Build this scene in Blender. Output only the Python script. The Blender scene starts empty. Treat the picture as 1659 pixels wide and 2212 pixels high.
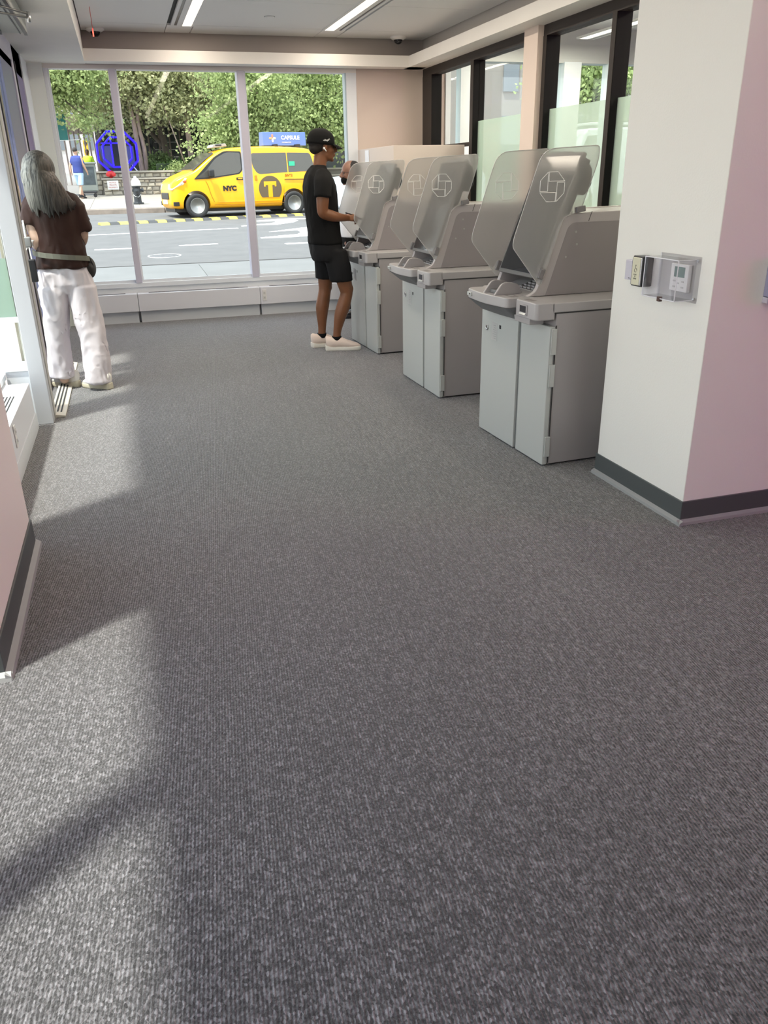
import bpy, bmesh, math, random
from mathutils import Vector, Matrix, Euler, noise
S = bpy.context.scene
C = S.collection
R = math.radians

# ---------------------------------------------------------------- camera
EYE = 1.44
def make_camera():
    yaw, pitch, roll = R(16.74), R(22.98), R(-1.087)
    f = Vector((math.sin(yaw)*math.cos(pitch), math.cos(yaw)*math.cos(pitch), -math.sin(pitch)))
    r = Vector((math.cos(yaw), -math.sin(yaw), 0))
    u = -(f.cross(r)); u = r.cross(f)
    r2 = r*math.cos(roll) + u*math.sin(roll)
    u2 = -r*math.sin(roll) + u*math.cos(roll)
    cd = bpy.data.cameras.new('camera'); co = bpy.data.objects.new('camera', cd); C.objects.link(co)
    M = Matrix((r2, u2, -f)).transposed().to_4x4(); M.translation = Vector((0, 0, EYE))
    co.matrix_world = M
    cd.sensor_fit = 'VERTICAL'; cd.sensor_height = 24; cd.lens = 1712.5/2212*24
    cd.clip_end = 500; cd.clip_start = .02
    S.camera = co
make_camera()

# ---------------------------------------------------------------- world, sun, exposure
SKY = 2.2
SUN = 6.2
def make_world():
    w = bpy.data.worlds.new('sky'); S.world = w; w.use_nodes = True
    nt = w.node_tree; bg = nt.nodes['Background']
    tc = nt.nodes.new('ShaderNodeTexCoord'); sep = nt.nodes.new('ShaderNodeSeparateXYZ')
    nt.links.new(tc.outputs['Generated'], sep.inputs[0])
    cr = nt.nodes.new('ShaderNodeValToRGB'); nt.links.new(sep.outputs['Z'], cr.inputs[0])
    cr.color_ramp.elements[0].position = 0; cr.color_ramp.elements[0].color = (1, 1, .97, 1)
    cr.color_ramp.elements[1].position = .9; cr.color_ramp.elements[1].color = (.62, .77, 1, 1)
    nt.links.new(cr.outputs[0], bg.inputs[0]); bg.inputs[1].default_value = SKY
make_world()
def make_sun():
    l = bpy.data.lights.new('sun', 'SUN'); l.energy = SUN; l.angle = R(3.5); l.color = (1, .95, .86)
    o = bpy.data.objects.new('sun', l); C.objects.link(o)
    d = Vector((.804, .594, -2.4)).normalized()
    o.rotation_euler = d.to_track_quat('-Z', 'Y').to_euler(); o.location = (-20, -15, 50)
make_sun()
S.view_settings.view_transform = 'Standard'; S.view_settings.look = 'None'
S.view_settings.gamma = 1; S.view_settings.use_curve_mapping = False
S.view_settings.exposure = 0.44
S.cycles.use_denoising = True
S.cycles.max_bounces = 10; S.cycles.diffuse_bounces = 5; S.cycles.transparent_max_bounces = 16
S.cycles.sample_clamp_indirect = 4

# ---------------------------------------------------------------- helpers
random.seed(7)
def link(o, parent=None):
    C.objects.link(o)
    if parent is not None: o.parent = parent
    return o
class MB:
    """collects shapes in one bmesh, then links them as one mesh object"""
    def __init__(s): s.b = bmesh.new()
    def xf(s, M, vs):
        if M is not None: bmesh.ops.transform(s.b, matrix=M, verts=vs)
    def box(s, x0, y0, z0, x1, y1, z1, M=None):
        vs = [s.b.verts.new(p) for p in ((x0,y0,z0),(x1,y0,z0),(x1,y1,z0),(x0,y1,z0),(x0,y0,z1),(x1,y0,z1),(x1,y1,z1),(x0,y1,z1))]
        for f in ((0,3,2,1),(4,5,6,7),(0,1,5,4),(1,2,6,5),(2,3,7,6),(3,0,4,7)): s.b.faces.new([vs[i] for i in f])
        s.xf(M, vs); return s
    def prism(s, pts, a, b, axis='Y', M=None):
        """polygon in the plane across `axis`, extruded from a to b"""
        def P(u, v, t):
            return {'X': (t, u, v), 'Y': (u, t, v), 'Z': (u, v, t)}[axis]
        lo = [s.b.verts.new(P(u, v, a)) for u, v in pts]; hi = [s.b.verts.new(P(u, v, b)) for u, v in pts]
        n = len(pts)
        s.b.faces.new(lo); s.b.faces.new(hi[::-1])
        for i in range(n): s.b.faces.new((lo[i], hi[i], hi[(i+1) % n], lo[(i+1) % n]))
        s.xf(M, lo+hi); return s
    def rings(s, rs, cap=True, closed=True, M=None):
        vr = [[s.b.verts.new(p) for p in r] for r in rs]; n = len(rs[0])
        for a, b in zip(vr, vr[1:]):
            for i in range(n if closed else n-1):
                j = (i+1) % n
                s.b.faces.new((a[i], a[j], b[j], b[i]))
        if cap and closed: s.b.faces.new(vr[0][::-1]); s.b.faces.new(vr[-1])
        s.xf(M, [v for r in vr for v in r]); return s
    def tube(s, pts, rad, n=10, M=None):
        pts = [Vector(p) for p in pts]; rs = []
        rad = rad if isinstance(rad, (list, tuple)) else [rad]*len(pts)
        up = None
        for i, p in enumerate(pts):
            t = (pts[min(i+1, len(pts)-1)]-pts[max(i-1, 0)]).normalized()
            if up is None: up = Vector((0, 0, 1)) if abs(t.z) < .9 else Vector((1, 0, 0))
            a = (up-t*up.dot(t))
            if a.length < 1e-4: a = t.orthogonal()
            a.normalize(); bb = t.cross(a); up = a
            rs.append([p+(a*math.cos(k*2*math.pi/n)+bb*math.sin(k*2*math.pi/n))*rad[i] for k in range(n)])
        return s.rings(rs, M=M)
    def lathe(s, prof, n=20, axis='Z', M=None):
        rs = []
        for r, h in prof:
            ring = []
            for k in range(n):
                a = 2*math.pi*k/n; c, d = max(r, 1e-4)*math.cos(a), max(r, 1e-4)*math.sin(a)
                ring.append({'Z': (c, d, h), 'Y': (c, h, -d), 'X': (h, c, d)}[axis])
            rs.append(ring)
        return s.rings(rs, M=M)
    def ell(s, c, r, rot=None, u=14, v=9):
        M = Matrix.Translation(c) @ (rot.to_4x4() if rot is not None else Matrix()) @ Matrix.Diagonal((*r, 1))
        bmesh.ops.create_uvsphere(s.b, u_segments=u, v_segments=v, radius=1, matrix=M); return s
    def cone(s, p, q, r0, r1, n=14):
        p, q = Vector(p), Vector(q); t = (q-p).normalized(); a = t.orthogonal().normalized(); bb = t.cross(a)
        s.rings([[c+(a*math.cos(k*2*math.pi/n)+bb*math.sin(k*2*math.pi/n))*r for k in range(n)] for c, r in ((p, r0), (q, r1))]); return s
    def limb(s, pr, sub=4, start=True, end=True):
        """smooth tapering limb through [(point, radius)]"""
        P = [(Vector(p), r) for p, r in pr]; out = []
        for i in range(len(P)-1):
            p0, p1, p2, p3 = P[max(i-1, 0)], P[i], P[i+1], P[min(i+2, len(P)-1)]
            for k in range(sub):
                t = k/sub
                f = lambda a, b, c, d: .5*((2*b)+(-a+c)*t+(2*a-5*b+4*c-d)*t*t+(-a+3*b-3*c+d)*t**3)
                out.append((f(p0[0], p1[0], p2[0], p3[0]), f(p0[1], p1[1], p2[1], p3[1])))
        out.append(P[-1])
        s.tube([o[0] for o in out], [o[1] for o in out], n=16)
        if start: s.ell(out[0][0], (out[0][1]*.995,)*3)
        if end: s.ell(out[-1][0], (out[-1][1]*.995,)*3)
        return s
    def build(s, name, mat, parent=None, smooth=False, bevel=0, loc=None, angle=None, segs=2):
        bmesh.ops.recalc_face_normals(s.b, faces=s.b.faces)
        me = bpy.data.meshes.new(name); s.b.to_mesh(me); s.b.free()
        for m in (mat if isinstance(mat, (list, tuple)) else [mat]): me.materials.append(m)
        o = bpy.data.objects.new(name, me); link(o, parent)
        if smooth: me.shade_smooth()
        if bevel:
            m = o.modifiers.new('bevel', 'BEVEL'); m.width = bevel; m.segments = segs; m.limit_method = 'ANGLE'; m.angle_limit = R(40)
            if not smooth:
                me.shade_smooth(); w = o.modifiers.new('wn', 'WEIGHTED_NORMAL'); w.keep_sharp = True
        if loc: o.location = loc
        return o
def bake(o):
    dg = bpy.context.evaluated_depsgraph_get(); dg.update()
    me = bpy.data.meshes.new_from_object(o.evaluated_get(dg)); old = o.data
    o.modifiers.clear(); o.data = me; me.name = o.name
    return o
def soften(o, vox=.01, it=4, fold=0, fscale=.1):
    """join overlapping closed shapes into one smooth surface"""
    m = o.modifiers.new('r', 'REMESH'); m.mode = 'VOXEL'; m.voxel_size = vox; m.use_smooth_shade = True
    m = o.modifiers.new('s', 'SMOOTH'); m.factor = .6; m.iterations = it
    bake(o)
    if fold:
        for v in o.data.vertices:
            p = v.co
            q = Vector((p.x, p.y, p.z*.45))/fscale
            w = noise.noise(q)*.6+(1-abs(noise.noise(q*1.7+Vector((3, 1, 7)))*2))*.3
            v.co = p+v.normal*(fold*w)
        o.data.update(); m = o.modifiers.new('s', 'SMOOTH'); m.factor = .5; m.iterations = 3; bake(o)
    o.data.shade_smooth()
    return o
def tag(o, label=None, cat=None, group=None, kind=None):
    if label: o['label'] = label
    if cat: o['category'] = cat
    if group: o['group'] = group
    if kind: o['kind'] = kind
    return o
def thing(name, label, cat, loc=(0,0,0), rz=0, group=None):
    o = bpy.data.objects.new(name, None); o.empty_display_size = .1; link(o)
    o.location = loc; o.rotation_euler = (0, 0, rz)
    return tag(o, label, cat, group)
def copy_tree(o, parent=None):
    c = o.copy(); link(c); c.parent = parent
    for ch in list(o.children): copy_tree(ch, c)
    return c
def clone(o, name=None):
    c = o.copy(); link(c); return c
def struct(mb, name, mat, parent=None, **k):
    o = mb.build(name, mat, parent, **k)
    if parent is None: o['kind'] = 'structure'
    return o
def text(body, size, mat, parent, name='lettering', M=None, depth=.002, bold=0, align='CENTER', sx=1):
    cu = bpy.data.curves.new('t', 'FONT'); cu.body = body; cu.size = size; cu.extrude = depth; cu.align_x = align; cu.align_y = 'CENTER'
    cu.offset = bold
    t = bpy.data.objects.new('t', cu); C.objects.link(t)
    dg = bpy.context.evaluated_depsgraph_get(); dg.update()
    me = bpy.data.meshes.new_from_object(t.evaluated_get(dg)); bpy.data.objects.remove(t)
    me.transform(Matrix.Diagonal((sx, 1, 1, 1)))
    if M is not None: me.transform(M)
    me.materials.clear(); me.materials.append(mat); me.name = name
    o = bpy.data.objects.new(name, me); link(o, parent); return o

# ---------------------------------------------------------------- materials
def srgb(r, g, b):
    f = lambda c: (c/255/12.92) if c/255 <= .04045 else ((c/255+.055)/1.055)**2.4
    return (f(r), f(g), f(b), 1)
MC = {}
def mat(name, col, rough=.5, metal=0, noise_amt=0, nscale=20, bump=0, bscale=60, emit=0, spec=.5, stretch=None, col2=None, detail=4, trans=0, alpha=1):
    if name in MC: return MC[name]
    m = bpy.data.materials.new(name); m.use_nodes = True; nt = m.node_tree; b = nt.nodes['Principled BSDF']
    if len(col) == 3: col = (*col, 1)
    b.inputs['Base Color'].default_value = col; b.inputs['Roughness'].default_value = rough; b.inputs['Metallic'].default_value = metal
    b.inputs['Specular IOR Level'].default_value = spec
    b.inputs['Transmission Weight'].default_value = trans; b.inputs['Alpha'].default_value = alpha
    if emit: b.inputs['Emission Color'].default_value = col; b.inputs['Emission Strength'].default_value = emit
    tc = None
    if noise_amt or bump:
        tc = nt.nodes.new('ShaderNodeTexCoord'); mp = nt.nodes.new('ShaderNodeMapping'); nt.links.new(tc.outputs['Object'], mp.inputs[0])
        if stretch: mp.inputs['Scale'].default_value = stretch
    if noise_amt:
        n = nt.nodes.new('ShaderNodeTexNoise'); n.inputs['Scale'].default_value = nscale; n.inputs['Detail'].default_value = detail
        nt.links.new(mp.outputs[0], n.inputs['Vector'])
        mx = nt.nodes.new('ShaderNodeMix'); mx.data_type = 'RGBA'
        cr = nt.nodes.new('ShaderNodeMapRange'); cr.inputs[1].default_value = .3; cr.inputs[2].default_value = .7
        nt.links.new(n.outputs[0], cr.inputs[0]); nt.links.new(cr.outputs[0], mx.inputs[0])
        c2 = col2 or tuple(c*(1-noise_amt) for c in col[:3])+(1,)
        mx.inputs[6].default_value = c2; mx.inputs[7].default_value = col
        nt.links.new(mx.outputs[2], b.inputs['Base Color'])
    if bump:
        n = nt.nodes.new('ShaderNodeTexNoise'); n.inputs['Scale'].default_value = bscale; n.inputs['Detail'].default_value = 3
        nt.links.new(mp.outputs[0], n.inputs['Vector'])
        bp = nt.nodes.new('ShaderNodeBump'); bp.inputs['Strength'].default_value = bump; bp.inputs['Distance'].default_value = .01
        nt.links.new(n.outputs[0], bp.inputs['Height']); nt.links.new(bp.outputs[0], b.inputs['Normal'])
    MC[name] = m; return m
def glass_mat(name, tint=(.97,.99,.98,1), refl=1.0, frost=0, frostcol=(.75,.85,.8,1)):
    m = bpy.data.materials.new(name); m.use_nodes = True; nt = m.node_tree; nt.nodes.clear(); N = nt.nodes.new; L = nt.links.new
    out = N('ShaderNodeOutputMaterial'); tr = N('ShaderNodeBsdfTransparent'); tr.inputs[0].default_value = tint
    gl = N('ShaderNodeBsdfGlossy'); gl.inputs['Roughness'].default_value = .02
    fr = N('ShaderNodeLayerWeight'); pw = N('ShaderNodeMath'); pw.operation = 'POWER'; pw.inputs[1].default_value = 5; L(fr.outputs['Facing'], pw.inputs[0])
    mul = N('ShaderNodeMath'); mul.operation = 'MULTIPLY_ADD'; mul.inputs[1].default_value = .6*refl; mul.inputs[2].default_value = .012*refl; L(pw.outputs[0], mul.inputs[0])
    base = tr
    if frost:
        tl = N('ShaderNodeBsdfTranslucent'); tl.inputs[0].default_value = frostcol
        df = N('ShaderNodeBsdfDiffuse'); df.inputs[0].default_value = frostcol
        mm = N('ShaderNodeMixShader'); mm.inputs[0].default_value = .35; L(tl.outputs[0], mm.inputs[1]); L(df.outputs[0], mm.inputs[2])
        m2 = N('ShaderNodeMixShader'); m2.inputs[0].default_value = frost; L(tr.outputs[0], m2.inputs[1]); L(mm.outputs[0], m2.inputs[2]); base = m2
    mx = N('ShaderNodeMixShader'); L(mul.outputs[0], mx.inputs[0]); L(base.outputs[0], mx.inputs[1]); L(gl.outputs[0], mx.inputs[2]); L(mx.outputs[0], out.inputs[0])
    return m
def carpet_mat():
    m = bpy.data.materials.new('ribbed_carpet'); m.use_nodes = True; nt = m.node_tree; N = nt.nodes.new; L = nt.links.new
    b = nt.nodes['Principled BSDF']; b.inputs['Roughness'].default_value = 1; b.inputs['Specular IOR Level'].default_value = .1
    b.inputs['Sheen Weight'].default_value = .5; b.inputs['Sheen Roughness'].default_value = .6
    tc = N('ShaderNodeTexCoord'); mp = N('ShaderNodeMapping'); L(tc.outputs['Object'], mp.inputs[0]); mp.inputs['Rotation'].default_value = (0, 0, R(6))
    wv = N('ShaderNodeTexWave'); wv.bands_direction = 'X'; wv.inputs['Scale'].default_value = 37; wv.inputs['Distortion'].default_value = 1.2
    wv.inputs['Detail'].default_value = 1.5; wv.inputs['Detail Scale'].default_value = 3; L(mp.outputs[0], wv.inputs[0])
    mp2 = N('ShaderNodeMapping'); mp2.inputs['Scale'].default_value = (1, .62, 1); L(mp.outputs[0], mp2.inputs[0])
    vo = N('ShaderNodeTexVoronoi'); vo.inputs['Scale'].default_value = 200; L(mp2.outputs[0], vo.inputs[0])
    n1 = N('ShaderNodeTexNoise'); n1.inputs['Scale'].default_value = 190; n1.inputs['Detail'].default_value = 5; L(mp2.outputs[0], n1.inputs[0])
    n2 = N('ShaderNodeTexNoise'); n2.inputs['Scale'].default_value = 1.3; n2.inputs['Detail'].default_value = 3; L(mp.outputs[0], n2.inputs[0])
    sp = N('ShaderNodeSeparateColor'); L(vo.outputs['Color'], sp.inputs[0])
    # yarn colour: dark charcoal to light grey flecks
    a1 = N('ShaderNodeMath'); a1.operation = 'MULTIPLY_ADD'; a1.inputs[1].default_value = .6; L(sp.outputs[0], a1.inputs[0])
    a2 = N('ShaderNodeMath'); a2.operation = 'MULTIPLY'; a2.inputs[1].default_value = .75; L(n1.outputs[0], a2.inputs[0]); L(a2.outputs[0], a1.inputs[2])
    cr = N('ShaderNodeValToRGB'); L(a1.outputs[0], cr.inputs[0]); e = cr.color_ramp.elements
    e[0].position = .25; e[0].color = (.012, .012, .014, 1); e[1].position = .95; e[1].color = (.225, .22, .235, 1)
    k = e.new(.62); k.color = (.052, .051, .056, 1)
    # colour is darker in the grooves between the ribs
    mg = N('ShaderNodeMix'); mg.data_type = 'RGBA'; mg.blend_type = 'MULTIPLY'; mg.inputs[0].default_value = .75
    wr = N('ShaderNodeMapRange'); wr.inputs[3].default_value = .45; L(wv.outputs[0], wr.inputs[0])
    L(cr.outputs[0], mg.inputs[6]); L(wr.outputs[0], mg.inputs[7])
    n3 = N('ShaderNodeTexNoise'); n3.inputs['Scale'].default_value = 55; n3.inputs['Detail'].default_value = 4; n3.inputs['Roughness'].default_value = .7; L(mp2.outputs[0], n3.inputs[0])
    w3 = N('ShaderNodeMapRange'); w3.inputs[1].default_value = .32; w3.inputs[2].default_value = .68; w3.inputs[3].default_value = .45; w3.inputs[4].default_value = 1.55; L(n3.outputs[0], w3.inputs[0])
    mm = N('ShaderNodeMix'); mm.data_type = 'RGBA'; mm.blend_type = 'MULTIPLY'; mm.inputs[0].default_value = 1; L(mg.outputs[2], mm.inputs[6]); L(w3.outputs[0], mm.inputs[7])
    # traffic wear
    mw = N('ShaderNodeMix'); mw.data_type = 'RGBA'; mw.blend_type = 'MULTIPLY'; mw.inputs[0].default_value = 1
    w2 = N('ShaderNodeMapRange'); w2.inputs[1].default_value = .3; w2.inputs[2].default_value = .7; w2.inputs[3].default_value = .85; w2.inputs[4].default_value = 1.1; L(n2.outputs[0], w2.inputs[0])
    L(mm.outputs[2], mw.inputs[6]); L(w2.outputs[0], mw.inputs[7]); L(mw.outputs[2], b.inputs['Base Color'])
    hs = N('ShaderNodeMath'); hs.operation = 'ADD'; L(wv.outputs[0], hs.inputs[0]); L(n1.outputs[0], hs.inputs[1])
    bp = N('ShaderNodeBump'); bp.inputs['Strength'].default_value = .8; bp.inputs['Distance'].default_value = .004; L(hs.outputs[0], bp.inputs['Height']); L(bp.outputs[0], b.inputs['Normal'])
    return m
def acrylic_mat():
    """frosted privacy shield: see-through but blurred"""
    m = bpy.data.materials.new('frosted_acrylic'); m.use_nodes = True; nt = m.node_tree; nt.nodes.clear(); N = nt.nodes.new; L = nt.links.new
    out = N('ShaderNodeOutputMaterial')
    rf = N('ShaderNodeBsdfRefraction'); rf.inputs['Roughness'].default_value = .3; rf.inputs['IOR'].default_value = 1.12; rf.inputs[0].default_value = (.93, .93, .92, 1)
    df = N('ShaderNodeBsdfDiffuse'); df.inputs[0].default_value = (.62, .61, .6, 1)
    tl = N('ShaderNodeBsdfTranslucent'); tl.inputs[0].default_value = (.7, .69, .68, 1)
    a = N('ShaderNodeMixShader'); a.inputs[0].default_value = .5; L(df.outputs[0], a.inputs[1]); L(tl.outputs[0], a.inputs[2])
    b = N('ShaderNodeMixShader'); b.inputs[0].default_value = .25; L(rf.outputs[0], b.inputs[1]); L(a.outputs[0], b.inputs[2])
    gl = N('ShaderNodeBsdfGlossy'); gl.inputs['Roughness'].default_value = .3; c = N('ShaderNodeMixShader'); c.inputs[0].default_value = .06; L(b.outputs[0], c.inputs[1]); L(gl.outputs[0], c.inputs[2]); L(c.outputs[0], out.inputs[0])
    return m
def leaf_mat(name, c1, c2):
    m = bpy.data.materials.new(name); m.use_nodes = True; nt = m.node_tree; nt.nodes.clear(); N = nt.nodes.new; L = nt.links.new
    out = N('ShaderNodeOutputMaterial'); tc = N('ShaderNodeTexCoord'); n = N('ShaderNodeTexNoise'); n.inputs['Scale'].default_value = 2.2; n.inputs['Detail'].default_value = 8; n.inputs['Roughness'].default_value = .8
    L(tc.outputs['Object'], n.inputs[0]); cr = N('ShaderNodeValToRGB'); L(n.outputs[0], cr.inputs[0])
    cr.color_ramp.elements[0].position = .35; cr.color_ramp.elements[0].color = (*c1, 1); cr.color_ramp.elements[1].position = .62; cr.color_ramp.elements[1].color = (*c2, 1)
    df = N('ShaderNodeBsdfDiffuse'); tl = N('ShaderNodeBsdfTranslucent'); L(cr.outputs[0], df.inputs[0]); L(cr.outputs[0], tl.inputs[0])
    mx = N('ShaderNodeMixShader'); mx.inputs[0].default_value = .45; L(df.outputs[0], mx.inputs[1]); L(tl.outputs[0], mx.inputs[2]); L(mx.outputs[0], out.inputs[0])
    return m
def hair_mat():
    m = bpy.data.materials.new('grey_hair'); m.use_nodes = True; nt = m.node_tree; N = nt.nodes.new; L = nt.links.new
    b = nt.nodes['Principled BSDF']; b.inputs['Roughness'].default_value = .45
    tc = N('ShaderNodeTexCoord'); mp = N('ShaderNodeMapping'); mp.inputs['Scale'].default_value = (60, 60, 2.5); L(tc.outputs['Object'], mp.inputs[0])
    n = N('ShaderNodeTexNoise'); n.inputs['Scale'].default_value = 1.6; n.inputs['Detail'].default_value = 4; L(mp.outputs[0], n.inputs[0])
    sp = N('ShaderNodeSeparateXYZ'); L(tc.outputs['Object'], sp.inputs[0])
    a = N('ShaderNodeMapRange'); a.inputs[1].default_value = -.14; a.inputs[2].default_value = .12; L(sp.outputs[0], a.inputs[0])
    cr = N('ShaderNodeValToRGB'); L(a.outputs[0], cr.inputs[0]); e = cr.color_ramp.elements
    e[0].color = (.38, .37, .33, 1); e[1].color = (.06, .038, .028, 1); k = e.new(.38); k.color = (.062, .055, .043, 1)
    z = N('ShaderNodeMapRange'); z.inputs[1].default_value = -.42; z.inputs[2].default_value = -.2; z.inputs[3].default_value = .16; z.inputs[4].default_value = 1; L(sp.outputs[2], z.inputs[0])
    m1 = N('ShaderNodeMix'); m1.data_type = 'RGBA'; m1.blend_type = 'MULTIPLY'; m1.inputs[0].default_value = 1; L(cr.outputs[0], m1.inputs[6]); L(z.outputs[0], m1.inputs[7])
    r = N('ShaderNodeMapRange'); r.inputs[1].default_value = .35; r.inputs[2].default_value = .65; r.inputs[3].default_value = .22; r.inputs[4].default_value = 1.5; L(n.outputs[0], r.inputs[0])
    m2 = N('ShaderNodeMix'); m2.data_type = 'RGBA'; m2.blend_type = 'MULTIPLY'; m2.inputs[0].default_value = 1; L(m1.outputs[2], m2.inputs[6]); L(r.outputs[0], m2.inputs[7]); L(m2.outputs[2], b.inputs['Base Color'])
    bp = N('ShaderNodeBump'); bp.inputs['Strength'].default_value = .7; bp.inputs['Distance'].default_value = .01; L(n.outputs[0], bp.inputs['Height']); L(bp.outputs[0], b.inputs['Normal'])
    return m
M_carpet = carpet_mat(); M_glass = glass_mat('clear_glass'); M_acr = acrylic_mat()
M_frost = glass_mat('frosted_film_glass', frost=.58, frostcol=(.52, .66, .57, 1), refl=.8)
M_gfilm = glass_mat('green_film_glass', frost=.75, frostcol=(.46, .60, .50, 1))
M_wall = mat('white_wall_paint', (.74, .72, .68), .6, bump=.05, bscale=90)
M_beige = mat('warm_wall_paint', (.56, .48, .42), .6, bump=.04, bscale=90)
M_soff = mat('soffit_paint', (.80, .77, .72), .6, noise_amt=.04, nscale=3)
M_ceil = mat('ceiling_panel_metal', (.80, .80, .79), .55)
M_gap = mat('dark_gap', (.03, .03, .03), .8)
M_alu = mat('grey_aluminium', (.58, .56, .65), .4, metal=.05)
M_alul = mat('light_aluminium', (.74, .77, .80), .4, metal=.05)
M_heat = mat('heater_cover_paint', (.74, .75, .79), .35)
M_base = mat('rubber_baseboard', (.075, .085, .085), .45)
M_basel = mat('baseboard_toe', (.3, .31, .31), .5)
M_black = mat('black_metal_frame', (.008, .008, .008), .7, spec=.15)
M_brown = mat('bronze_face', (.045, .037, .033), .6, spec=.2)
M_white = mat('white_plastic', (.78, .77, .75), .35)
M_dark = mat('dark_plastic', (.02, .02, .024), .35)
M_chrome = mat('brushed_steel', (.6, .6, .6), .25, metal=1)
M_lamp = mat('lamp_diffuser', (1, .88, .70), .5, emit=3.2)
M_kside = mat('kiosk_side_grey', (.39, .37, .37), .38, metal=.15)
M_kfront = mat('kiosk_front_grey', (.52, .54, .52), .25, metal=.1)
M_ktrim = mat('kiosk_trim_light', (.42, .405, .405), .32)
M_kpanel = mat('kiosk_housing_panel', (.27, .245, .25), .45)
M_kdark = mat('kiosk_underside', (.17, .175, .18), .5)
M_etch = mat('etched_line', (.95, .94, .92), .4, emit=.0)
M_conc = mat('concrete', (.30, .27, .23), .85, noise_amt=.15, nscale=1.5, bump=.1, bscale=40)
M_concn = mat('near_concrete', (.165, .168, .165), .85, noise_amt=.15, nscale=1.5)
M_asph = mat('asphalt', (.128, .127, .125), .9, noise_amt=.18, nscale=2.5, bump=.15, bscale=60, detail=8)
M_curb = mat('curb_stone', (.3, .25, .21), .8, noise_amt=.3, nscale=5)
M_line = mat('road_paint', (.8, .8, .78), .7, noise_amt=.1, nscale=20)
M_yel = mat('rubber_yellow', (.8, .66, .08), .6)
M_blk = mat('rubber_black', (.05, .05, .05), .7)
M_skin = mat('brown_skin', (.21, .085, .038), .42, noise_amt=.15, nscale=12, spec=.4)
M_skin2 = mat('dark_skin', (.12, .06, .035), .5)
M_skin3 = mat('light_skin', (.5, .3, .21), .5)
M_tee = mat('black_cotton', (.006, .006, .006), .85, spec=.2)
M_shorts = mat('black_shorts', (.008, .008, .009), .75, spec=.25)
M_cream = mat('cream_knit', (.80, .66, .57), .8, bump=.3, bscale=300)
M_sole = mat('white_foam_sole', (.8, .76, .68), .6)

exec_parts = []
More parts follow.
